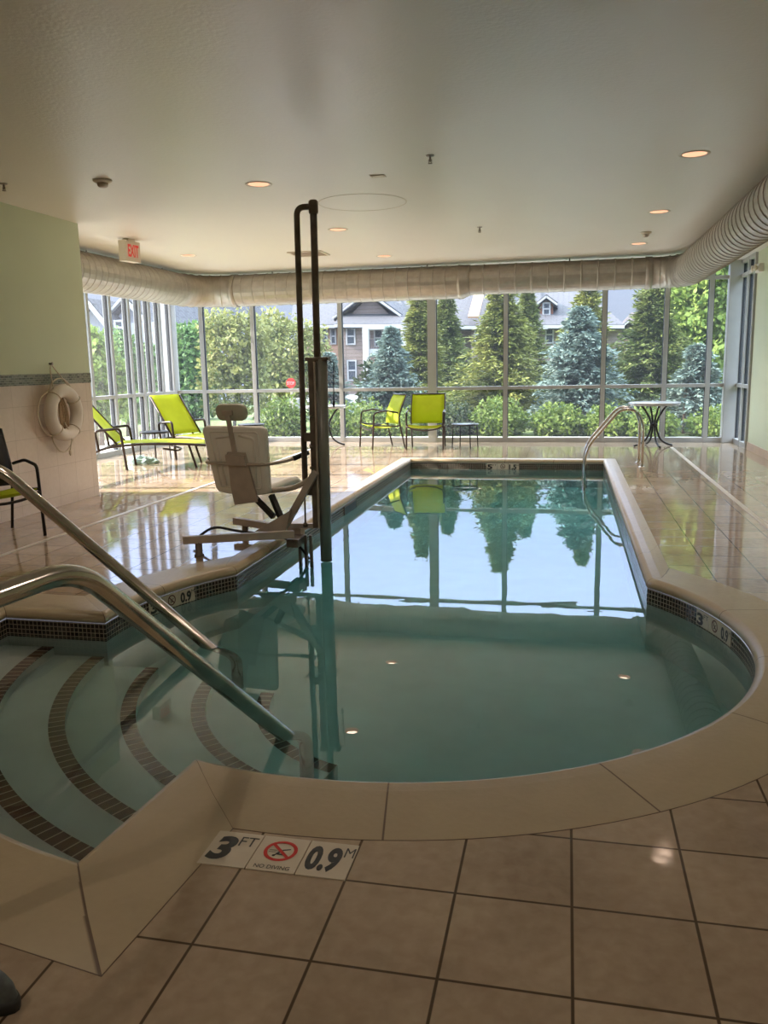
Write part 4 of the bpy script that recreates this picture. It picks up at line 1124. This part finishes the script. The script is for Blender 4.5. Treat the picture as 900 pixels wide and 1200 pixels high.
def leafy(name, label, blobs, base, m, n, leaf=(.16, .10), cat='tree', group=None, trunk=True, tr=.1, shell=.45):
    """blobs: (x,y,z,rx,ry,rz) world; base: ground point"""
    t = thing(name, label, cat, base, group=group)
    B_ = np.array(blobs, float); vol = B_[:, 3]*B_[:, 4]*B_[:, 5]; pr = vol**(2/3); pr /= pr.sum()
    idx = RNG.choice(len(B_), n, p=pr); d = unit(RNG.normal(size=(n, 3))); rr3 = (1-shell*RNG.random(n)**1.5)
    lump = 1+.18*np.sin(d[:, 0]*7+idx*1.7)*np.sin(d[:, 1]*6+idx)+.12*np.sin(d[:, 2]*9+idx*2.3)
    P = B_[idx, :3]+d*B_[idx, 3:6]*(rr3*lump)[:, None]
    P -= np.array(base)
    D = unit(d*.5+RNG.normal(0, .7, (n, 3))+np.array([0, 0, -.15])); Nn = unit(d+RNG.normal(0, .6, (n, 3)))
    V, F = leaf_quads(P, D, Nn, leaf[0]*(.6+.8*RNG.random(n)), leaf[1]*(.6+.8*RNG.random(n)))
    raw_mesh('foliage', V, F, m, t)
    if trunk:
        tm = MB(); b = Vector(base); c = Vector(B_[:, :3].mean(0)); 
        tm.tube([b, b+Vector((.03, 0, (c.z-b.z)*.5)), (b.x*.6+c.x*.4, b.y*.6+c.y*.4, c.z)], tr, 10, rfun=lambda s_: tr*(1-.6*s_))
        for q in B_[:6]: tm.tube([(b.x, b.y, b.z+(c.z-b.z)*.55), tuple(q[:3])], tr*.3, 6)
        part(tm, 'trunk', BARK, t)
    return t
def px_conifer(name, label, cx, top, hw, Y, m, **kw):
    p = at(cx, top, Y); dist = (Vector((p.x, Y, 0))).length
    return conifer(name, label, p.x, Y, p.z, hw*dist/FPX, m, **kw)
BG = 'evergreens beyond the window wall'
px_conifer('spruce_tree', 'blue spruce behind the side view lime chair', 458, 385, 46, 20.3, L_SPRUCE, n=11000, taper=.85, leaf=(.13, .045), group=BG)
px_conifer('conifer_tree', 'tall yellow green conifer between the two lime chairs', 491, 326, 50, 23.2, L_CONIF, n=12000, group=BG)
px_conifer('conifer_tree', 'tall green conifer just right of the thick window post', 523, 340, 52, 26.2, L_CEDAR, n=11000, group=BG)
px_conifer('conifer_tree', 'broad green conifer left of the dormer house', 588, 318, 74, 21.4, L_CONIF, n=17000, group=BG)
px_conifer('conifer_tree', 'dark green conifer in front of the dormer house', 618, 338, 50, 25.6, L_CEDAR, n=10000, group=BG)
px_conifer('spruce_tree', 'large blue spruce in the middle of the right windows', 681, 362, 62, 19.8, L_SPRUCE, n=16000, taper=.8, leaf=(.13, .045), group=BG)
px_conifer('conifer_tree', 'tall slim conifer rising behind the large blue spruce', 690, 306, 56, 24.5, L_CONIF, n=10000, group=BG)
px_conifer('conifer_tree', 'wide green conifer behind the bistro table', 768, 318, 74, 22.0, L_CEDAR, n=18000, group=BG)
px_conifer('spruce_tree', 'small blue spruce near the right window corner', 818, 405, 50, 18.9, L_SPRUCE, n=9000, taper=.9, leaf=(.12, .04), group=BG)
px_conifer('spruce_tree', 'low blue spruce seen past the lift column', 386, 415, 30, 20.5, L_SPRUCE, n=6000, taper=.8, leaf=(.12, .04), group=BG)
def px_blob(cx, cy, hw, hh, Y, depth=1.0):
    p = at(cx, cy, Y); k_ = p.length/FPX if False else Vector((p.x, Y, 0)).length/FPX
    return (p.x, Y, p.z, hw*k_, hw*k_*depth, hh*k_)
Bm = [px_blob(*b, 24.0, .8) for b in ((850, 350, 48, 30), (815, 375, 36, 34), (870, 400, 34, 40), (835, 420, 44, 34), (885, 360, 30, 40), (800, 345, 26, 18), (850, 300, 60, 30), (905, 330, 50, 60), (845, 385, 40, 40))]
p = at(866, 500, 24.0)
leafy('maple_tree', 'bright green leafy tree at the right window corner', Bm, (p.x, 24.0, GZ), L_BRIGHT, 30000, (.17, .11), tr=.16, group='leafy trees beyond the windows')
Bm = [px_blob(*b, 20.0, .8) for b in ((275, 410, 36, 36), (262, 450, 30, 34), (290, 395, 28, 28), (255, 385, 20, 20), (292, 445, 26, 36))]
p = at(275, 500, 20.0)
leafy('birch_tree', 'yellowish leafy tree seen through the left of the far windows', Bm, (p.x, 20.0, GZ), L_BIRCH, 6000, (.13, .08), tr=.05, group='leafy trees beyond the windows')
Bm = [px_blob(*b, 24.0, .8) for b in ((332, 420, 38, 44), (350, 450, 32, 40), (318, 390, 24, 26), (325, 460, 34, 32), (365, 410, 22, 34))]
p = at(335, 500, 24.0)
leafy('leafy_tree', 'grey green leafy tree behind the lift mast', Bm, (p.x, 24.0, GZ), L_BIRCH, 7000, (.14, .09), tr=.07, group='leafy trees beyond the windows')
Bm = [px_blob(*b, 24.0, .8) for b in ((222, 420, 26, 34), (232, 450, 24, 36), (215, 460, 24, 30), (238, 400, 16, 18))]
p = at(225, 500, 24.0)
leafy('leafy_tree', 'dark green leafy tree right of the corner window post', Bm, (p.x, 24.0, GZ), L_GREEN, 12000, (.16, .10), tr=.07, group='leafy trees beyond the windows')
# seen through the left windows
for (cx, cy, hw, hh, Y, lab) in ((118, 440, 24, 40, 15.5, 'light green tree outside the left windows beside the tiled wall'), (150, 440, 22, 40, 18.0, 'light green tree outside the left windows behind the lounger'), (176, 455, 20, 40, 20.0, 'small light green tree by the corner of the windows')):
    Bm = [px_blob(cx, cy, hw, hh, Y), px_blob(cx+8, cy+22, hw, hh*.7, Y), px_blob(cx-7, cy-20, hw*.6, hh*.7, Y)]
    p = at(cx, 500, Y); leafy('leafy_tree', lab, Bm, (p.x, Y, GZ), L_GREEN if Y != 15.5 else L_BRIGHT, 6500, (.14, .09), tr=.06, group='leafy trees beyond the windows')
# shrubs
for (cx, cy, hw, hh, Y, lab) in ((655, 494, 29, 19, 18.2, 'round yellow green shrub under the large blue spruce'), (712, 496, 26, 18, 18.0, 'light green shrub behind the pool ladder'),
        (585, 492, 30, 24, 18.4, 'light green shrub right of the small round table'), (762, 497, 28, 17, 17.8, 'shrub behind the legs of the right bistro table'), (845, 497, 32, 18, 17.8, 'yellow green shrub at the right window corner'),
        (332, 492, 24, 24, 18.0, 'bright green shrub left of the lift mast'), (425, 498, 34, 26, 18.4, 'green shrub behind the side view lime chair'), (470, 500, 30, 20, 18.3, 'green shrub behind the front view lime chair'), (530, 496, 30, 22, 18.5, 'dark shrub behind the small round table'), (392, 497, 20, 20, 18.5, 'shrub behind the pale bistro table')):
    b = px_blob(cx, cy, hw, hh, Y); p = (b[0], Y, GZ)
    leafy('shrub', lab, [b, (b[0]-.3*b[3], Y, b[2]-.2*b[5], b[3]*.8, b[4]*.8, b[5]*.8), (b[0]+.35*b[3], Y, b[2]-.15*b[5], b[3]*.7, b[4]*.7, b[5]*.75)], p, L_SHRUB if 'dark' not in lab else L_DARK, 3200, (.085, .06), 'shrub', 'shrubs along the lawn', True, .03)
# dark evergreen hedge behind the specimen trees
hb = []
for cx in range(440, 880, 22): hb.append(px_blob(cx, 462+RNG.integers(-6, 6), 20, 30, 29.0, .5))
leafy('hedge', 'dark evergreen hedge running behind the spruces', hb, (at(650, 470, 29).x, 29.0, GZ), L_DARK, 16000, (.28, .12), 'hedge', None, True, .06)

# ------------------------------------------------------------------ houses
def hwin(t, cx, cy, w, h, Y, face='Y', pane=HPANE):
    """window given by its pixel centre and size, on the plane Y"""
    p0 = at(cx-w/2, cy+h/2, Y); p1 = at(cx+w/2, cy-h/2, Y); x0, x1, z0, z1 = p0.x, p1.x, p0.z, p1.z; fw = .08
    m = MB()
    for a, b in (((x0, z0), (x1, z0)), ((x0, z1), (x1, z1)), ((x0, (z0+z1)/2), (x1, (z0+z1)/2))): m.bar((a[0], Y-.06, a[1]), (b[0], Y-.06, b[1]), .08, fw, bev=0)
    for x in (x0, x1): m.bar((x, Y-.06, z0-fw/2), (x, Y-.06, z1+fw/2), fw, .12, up=(0, 1, 0), bev=0)
    f = part(m, 'window', HTRIM, t); m = MB(); m.box(((x0+x1)/2, Y-.03, (z0+z1)/2), (x1-x0, .04, z1-z0)); part(m, 'pane', pane, f, world_root=t)
def P2(x, y, Y): p = at(x, y, Y); return p
def hbox(px0, py0, px1, py1, Y, dep, z0=None):
    a = at(px0, py0, Y); b = at(px1, py1, Y); zl = min(a.z, b.z) if z0 is None else z0; zh = max(a.z, b.z)
    m = MB(); m.box(((a.x+b.x)/2, Y+dep/2, (zl+zh)/2), (abs(b.x-a.x), dep, zh-zl)); return m
def gable_roof(px0, px1, pe, pk, Y, dep, over=.5, axis='Y'):
    """ridge along Y: triangle front facing the camera"""
    a = at(px0, pe, Y); b = at(px1, pe, Y); k_ = at((px0+px1)/2, pk, Y)
    xs_ = (a.x-over, k_.x, b.x+over); z0 = a.z-.1; zk = k_.z; th = .28
    poly = [(xs_[0], z0), (xs_[1], zk), (xs_[2], z0), (xs_[2], z0-th), (xs_[1], zk-th), (xs_[0], z0-th)]
    m = MB(); m.prism(poly[:], 'Y', Y-over, Y+dep); 
    tri_ = MB(); tri_.prism([(a.x, z0-th), (b.x, z0-th), (k_.x, zk-th)], 'Y', Y-.02, Y+.3)
    trim = MB(); 
    for p_, q_ in (((xs_[0], z0), (xs_[1], zk)), ((xs_[1], zk), (xs_[2], z0))): trim.bar((p_[0], Y-over-.05, p_[1]-th/2), (q_[0], Y-over-.05, q_[1]-th/2), .1, .34, bev=0, up=(0, 1, 0))
    return m, tri_, trim
def slope_roof(px0, px1, pe, pr, Y, dep, rx0=None, rx1=None, over=.6):
    """hip style front slope: eave at pixel row pe on plane Y, ridge at row pr dep further back (as seen)"""
    a = at(px0, pe, Y-over); b = at(px1, pe, Y-over); c = at(rx1 if rx1 is not None else px1, pr, Y+dep); d = at(rx0 if rx0 is not None else px0, pr, Y+dep)
    m = MB(); vs = [a, b, c, d]+[v+Vector((0, 0, -.25)) for v in (a, b, c, d)]
    back0 = Vector((a.x, Y+2*dep, a.z)); back1 = Vector((b.x, Y+2*dep, b.z))
    m.add(vs+[back0, back1], [(0, 1, 2, 3), (4, 7, 6, 5), (0, 4, 5, 1), (3, 2, 9, 8), (1, 9, 2), (0, 3, 8), (4, 8, 9, 5)])
    fz = MB(); fz.bar(a+Vector((0, -.04, -.12)), b+Vector((0, -.04, -.12)), .1, .17, bev=0); return m, fz
# main apartment house
YH = 44.0
bx = at(470, 440, YH)
t = thing('apartment_house', 'brown apartment house with gabled roof and white balcony posts', 'house', (bx.x, YH, GZ))
part(hbox(398, 378, 478, 478, YH, 9, GZ-.4), 'wall', BRICK, t)
part(hbox(352, 378, 404, 478, YH+2.2, 7, GZ-.4), 'wall', PEACH, t, 'siding with the sunlit peach put into its colour')  # sunlight on this side is put into the wall colour
part(hbox(470, 380, 580, 478, YH+2.6, 8, GZ-.4), 'wall', BRICK, t)
part(hbox(552, 380, 574, 478, YH+.8, 4, GZ-.4), 'wall', BRICK, t)
part(hbox(574, 384, 726, 478, YH+1.4, 8, GZ-.4), 'wall', BRICK, t)
r, f = slope_roof(392, 482, 379, 336, YH, 9, 420, 462); part(r, 'roof', SHING, t); part(f, 'fascia', HTRIM, t)
r, f = slope_roof(340, 402, 380, 346, YH+2.2, 7, 345, 420); part(r, 'roof', SHING, t); part(f, 'fascia', HTRIM, t)
r, f = slope_roof(470, 642, 381, 330, YH+1.0, 9, 470, 630); part(r, 'roof', SHING, t); part(f, 'fascia', HTRIM, t)
r, f = slope_roof(618, 732, 380, 334, YH+1.0, 9, 610, 676); part(r, 'roof', SHING, t); part(f, 'fascia', HTRIM, t)
r, g_, tr_ = gable_roof(404, 462, 368, 340, YH+1.6, 7); part(r, 'roof', SHING, t); part(g_, 'gable', BRICK, t); part(tr_, 'rake_trim', HTRIM, t)
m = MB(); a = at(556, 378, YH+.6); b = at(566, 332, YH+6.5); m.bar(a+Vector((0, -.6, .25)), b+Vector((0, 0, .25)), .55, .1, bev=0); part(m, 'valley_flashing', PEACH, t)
# balcony bay
m = MB(); q = at(428, 386, YH-1.2); q1 = at(476, 378, YH-1.2); m.box(((q.x+q1.x)/2, YH-.6, q.z+.1), (q1.x-q.x, 1.6, .25)); part(m, 'balcony_roof', HTRIM, t)
m = MB(); q2 = at(428, 413, YH-1.2); m.box(((q.x+q1.x)/2, YH-.6, q2.z), (q1.x-q.x, 1.5, .35)); part(m, 'balcony_floor', HTRIM, t)
for xx in (429, 474):
    m = MB(); qa = at(xx, 384, YH-1.3); m.box((qa.x, YH-1.3, (qa.z+GZ)/2), (.34, .34, qa.z-GZ), None, .03); part(m, 'post', HTRIM, t)
for yy in (400, 448):
    m = MB(); qa = at(430, yy, YH-1.3); qb = at(474, yy, YH-1.3)
    m.bar((qa.x, YH-1.3, qa.z+.05), (qb.x, YH-1.3, qb.z+.05), .05, .05, bev=0)
    for kx in np.linspace(qa.x, qb.x, 22): m.bar((kx, YH-1.3, qa.z), (kx, YH-1.3, qa.z-.75), .03, .03, bev=0)
    part(m, 'balcony_railing', RAILD, t)
for a in ((411.5, 394, 9, 19), (413, 434, 9, 23), (413, 470, 8, 14)): hwin(t, *a, YH)
for a in ((381, 394, 5, 18), (391, 394, 5, 18), (381, 432, 5, 20), (391, 432, 5, 20)): hwin(t, *a, YH+2.2)
for a in ((444, 396, 9, 20), (458, 396, 8, 22), (444, 440, 9, 24), (458, 440, 8, 24)): hwin(t, *a, YH-.02)
for a in ((561, 392, 8, 22), (561, 430, 8, 22)): hwin(t, *a, YH+.8)
for a in ((515, 396, 8, 20), (583, 394, 10, 22), (644, 392, 9, 20), (700, 392, 10, 20), (583, 432, 10, 22), (644, 434, 9, 20)): hwin(t, *a, YH+(2.6 if a[0] == 515 else 1.4))
# dormers
part(hbox(616, 354, 640, 367, YH+3.2, 3), 'dormer_wall', TERRA, t, 'terracotta dormer siding')
part(hbox(633, 352, 648, 372, YH+2.6, 3), 'dormer_wall', TERRA, t)
r, g_, tr_ = gable_roof(633, 648, 353, 345, YH+2.6, 3, .25); part(r, 'dormer_roof', SHING, t); part(g_, 'gable', BRICK, t); part(tr_, 'rake_trim', HTRIM, t)
r, g_, tr_ = gable_roof(608, 621, 353, 346, YH+2.9, 3, .25); part(r, 'dormer_roof', SHING, t); part(g_, 'gable', BRICK, t); part(tr_, 'rake_trim', HTRIM, t)
hwin(t, 640.5, 362, 8, 14, YH+2.55)
# right house
bx = at(740, 420, 60); t = thing('house', 'small brown house with a white trimmed gable between right trees', 'house', (bx.x, 60, GZ))
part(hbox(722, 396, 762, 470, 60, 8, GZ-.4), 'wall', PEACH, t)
r, g_, tr_ = gable_roof(722, 752, 392, 374, 60, 8); part(r, 'roof', SHING, t); part(g_, 'gable', GREYS, t); part(tr_, 'rake_trim', HTRIM, t)
r, f = slope_roof(714, 790, 400, 366, 60.5, 8, 740, 770); part(r, 'roof', mat('brown_shingles', lin(66, 58, 57), .85, var=.1), t); part(f, 'fascia', HTRIM, t)
for a in ((726, 412, 6, 18), (737, 412, 6, 18)): hwin(t, *a, 59.95)
# left houses
bx = at(230, 400, 40); t = thing('house', 'grey brown house with steep roof beyond the left corner post', 'house', (bx.x, 40, GZ))
part(hbox(204, 384, 262, 470, 40, 9, GZ-.4), 'wall', GREYS, t)
r, g_, tr_ = gable_roof(196, 256, 388, 340, 40, 9); part(r, 'roof', SHING, t); part(g_, 'gable', GREYS, t); part(tr_, 'rake_trim', HTRIM, t)
r, f = slope_roof(240, 296, 378, 352, 41, 8, 226, 262); part(r, 'roof', SHING, t); part(f, 'fascia', HTRIM, t)
for a in ((229, 378, 8, 12), (229, 420, 8, 16)): hwin(t, *a, 39.7)
bx = at(125, 400, 30); t = thing('house', 'pale house with white gables outside the left windows', 'house', (bx.x, 30, GZ))
part(hbox(92, 380, 190, 470, 30, 9, GZ-.4), 'wall', PALEW, t)
r, g_, tr_ = gable_roof(92, 124, 378, 350, 30, 8, .3); part(r, 'roof', SHING, t); part(g_, 'gable', PALEW, t); part(tr_, 'rake_trim', HTRIM, t)
r, g_, tr_ = gable_roof(124, 176, 380, 346, 31, 8, .3); part(r, 'roof', SHING, t); part(g_, 'gable', PALEW, t); part(tr_, 'rake_trim', HTRIM, t)
for a in ((141, 384, 8, 16), (178, 400, 6, 20), (108, 410, 8, 16)): hwin(t, *a, 29.9)
# stop sign and utility cabinet
p = at(341, 449, 22.4); t = thing('stop_sign', 'red octagonal stop sign beyond the windows left of the lift mast', 'sign', (p.x, 22.4, GZ)); s8 = .2
r8 = 6*Vector((p.x, 22.4, 0)).length/FPX
oc8 = [(p.x+r8*math.cos(PI/8+k*PI/4), p.z+r8*math.sin(PI/8+k*PI/4)) for k in range(8)]
m = MB(); m.prism(oc8, 'Y', 22.38, 22.4); part(m, 'plate', RED, t)
m = MB(); g8 = fit_text('STOP', r8*1.5, r8*.6, .02); place_geo(m, g8, -r8*.75, -r8*.3, lambda x, y, h: Vector((p.x+x, 22.374, p.z+y))); part(m, 'letters', HTRIM, t)
m = MB(); m.bar((p.x, 22.43, GZ), (p.x, 22.43, p.z+r8*.8), .06, .05, up=(0, 1, 0)); part(m, 'post', LIFT_G, t)
p = at(347, 486, 23); t = thing('utility_cabinet', 'white utility cabinet on the lawn left of the lift mast', 'cabinet', (p.x, 23, GZ))
m = MB(); m.box((p.x, 23, GZ+.33), (.30, .3, .66), None, .02); part(m, 'body', HTRIM, t)
m = MB(); m.box((p.x, 22.84, GZ+.33), (.24, .02, .54), None, .005); part(m, 'door', HTRIM, t)
p = at(804, 440, 18.6); t = thing('garden_post', 'slim wooden post on the lawn right of the bistro table', 'post', (p.x, 18.6, GZ))
m = MB(); m.box((p.x, 18.6, (at(804, 452, 18.6).z+GZ)/2), (.06, .06, at(804, 452, 18.6).z-GZ), None, .006); part(m, 'shaft', BARK, t)
m = MB(); m.box((p.x, 18.6, at(804, 452, 18.6).z+.01), (.08, .08, .02), None, .004); part(m, 'cap', BARK, t)

# ------------------------------------------------------------------ light
wd = bpy.data.worlds.new('sky'); sc.world = wd; wd.use_nodes = True
N = wd.node_tree.nodes; L = wd.node_tree.links; bg = N['Background']
tc = N.new('ShaderNodeTexCoord'); sp = N.new('ShaderNodeSeparateXYZ'); L.new(tc.outputs['Generated'], sp.inputs[0])
cr = N.new('ShaderNodeValToRGB'); L.new(sp.outputs['Z'], cr.inputs[0])
el = cr.color_ramp.elements; el[0].position = 0.0; el[0].color = (.066, .073, .092, 1); el[1].position = 1.0; el[1].color = (.80, .90, 1.0, 1)
for pos, c in ((.10, (.070, .082, .112, 1)), (.22, (.24, .30, .47, 1)), (.36, (.52, .66, .98, 1)), (.6, (.8, .9, 1, 1))):
    e = el.new(pos); e.color = c
bg.inputs['Strength'].default_value = 3.0
L.new(cr.outputs['Color'], bg.inputs['Color'])
sd = bpy.data.lights.new('sun', 'SUN'); sd.energy = 7.2; sd.angle = R(.8); sd.color = (1, .86, .76)
so = bpy.data.objects.new('sun', sd); COL.objects.link(so)
sv = Vector((1.0, .10, -math.tan(R(27))))            # light travels toward +X and down
so.rotation_euler = sv.to_track_quat('-Z', 'Y').to_euler()

# ------------------------------------------------------------------ view
sc.view_settings.view_transform = 'Standard'; sc.view_settings.look = 'None'; sc.view_settings.gamma = 1.0
sc.view_settings.exposure = 1.52; sc.view_settings.use_curve_mapping = False
cy = sc.cycles
cy.use_denoising = True
try: cy.denoiser = 'OPENIMAGEDENOISE'
except Exception: pass
cy.max_bounces = 14; cy.diffuse_bounces = 6; cy.glossy_bounces = 6; cy.transmission_bounces = 10; cy.transparent_max_bounces = 24
cy.sample_clamp_indirect = 8; cy.blur_glossy = .6; cy.caustics_refractive = True; cy.caustics_reflective = True
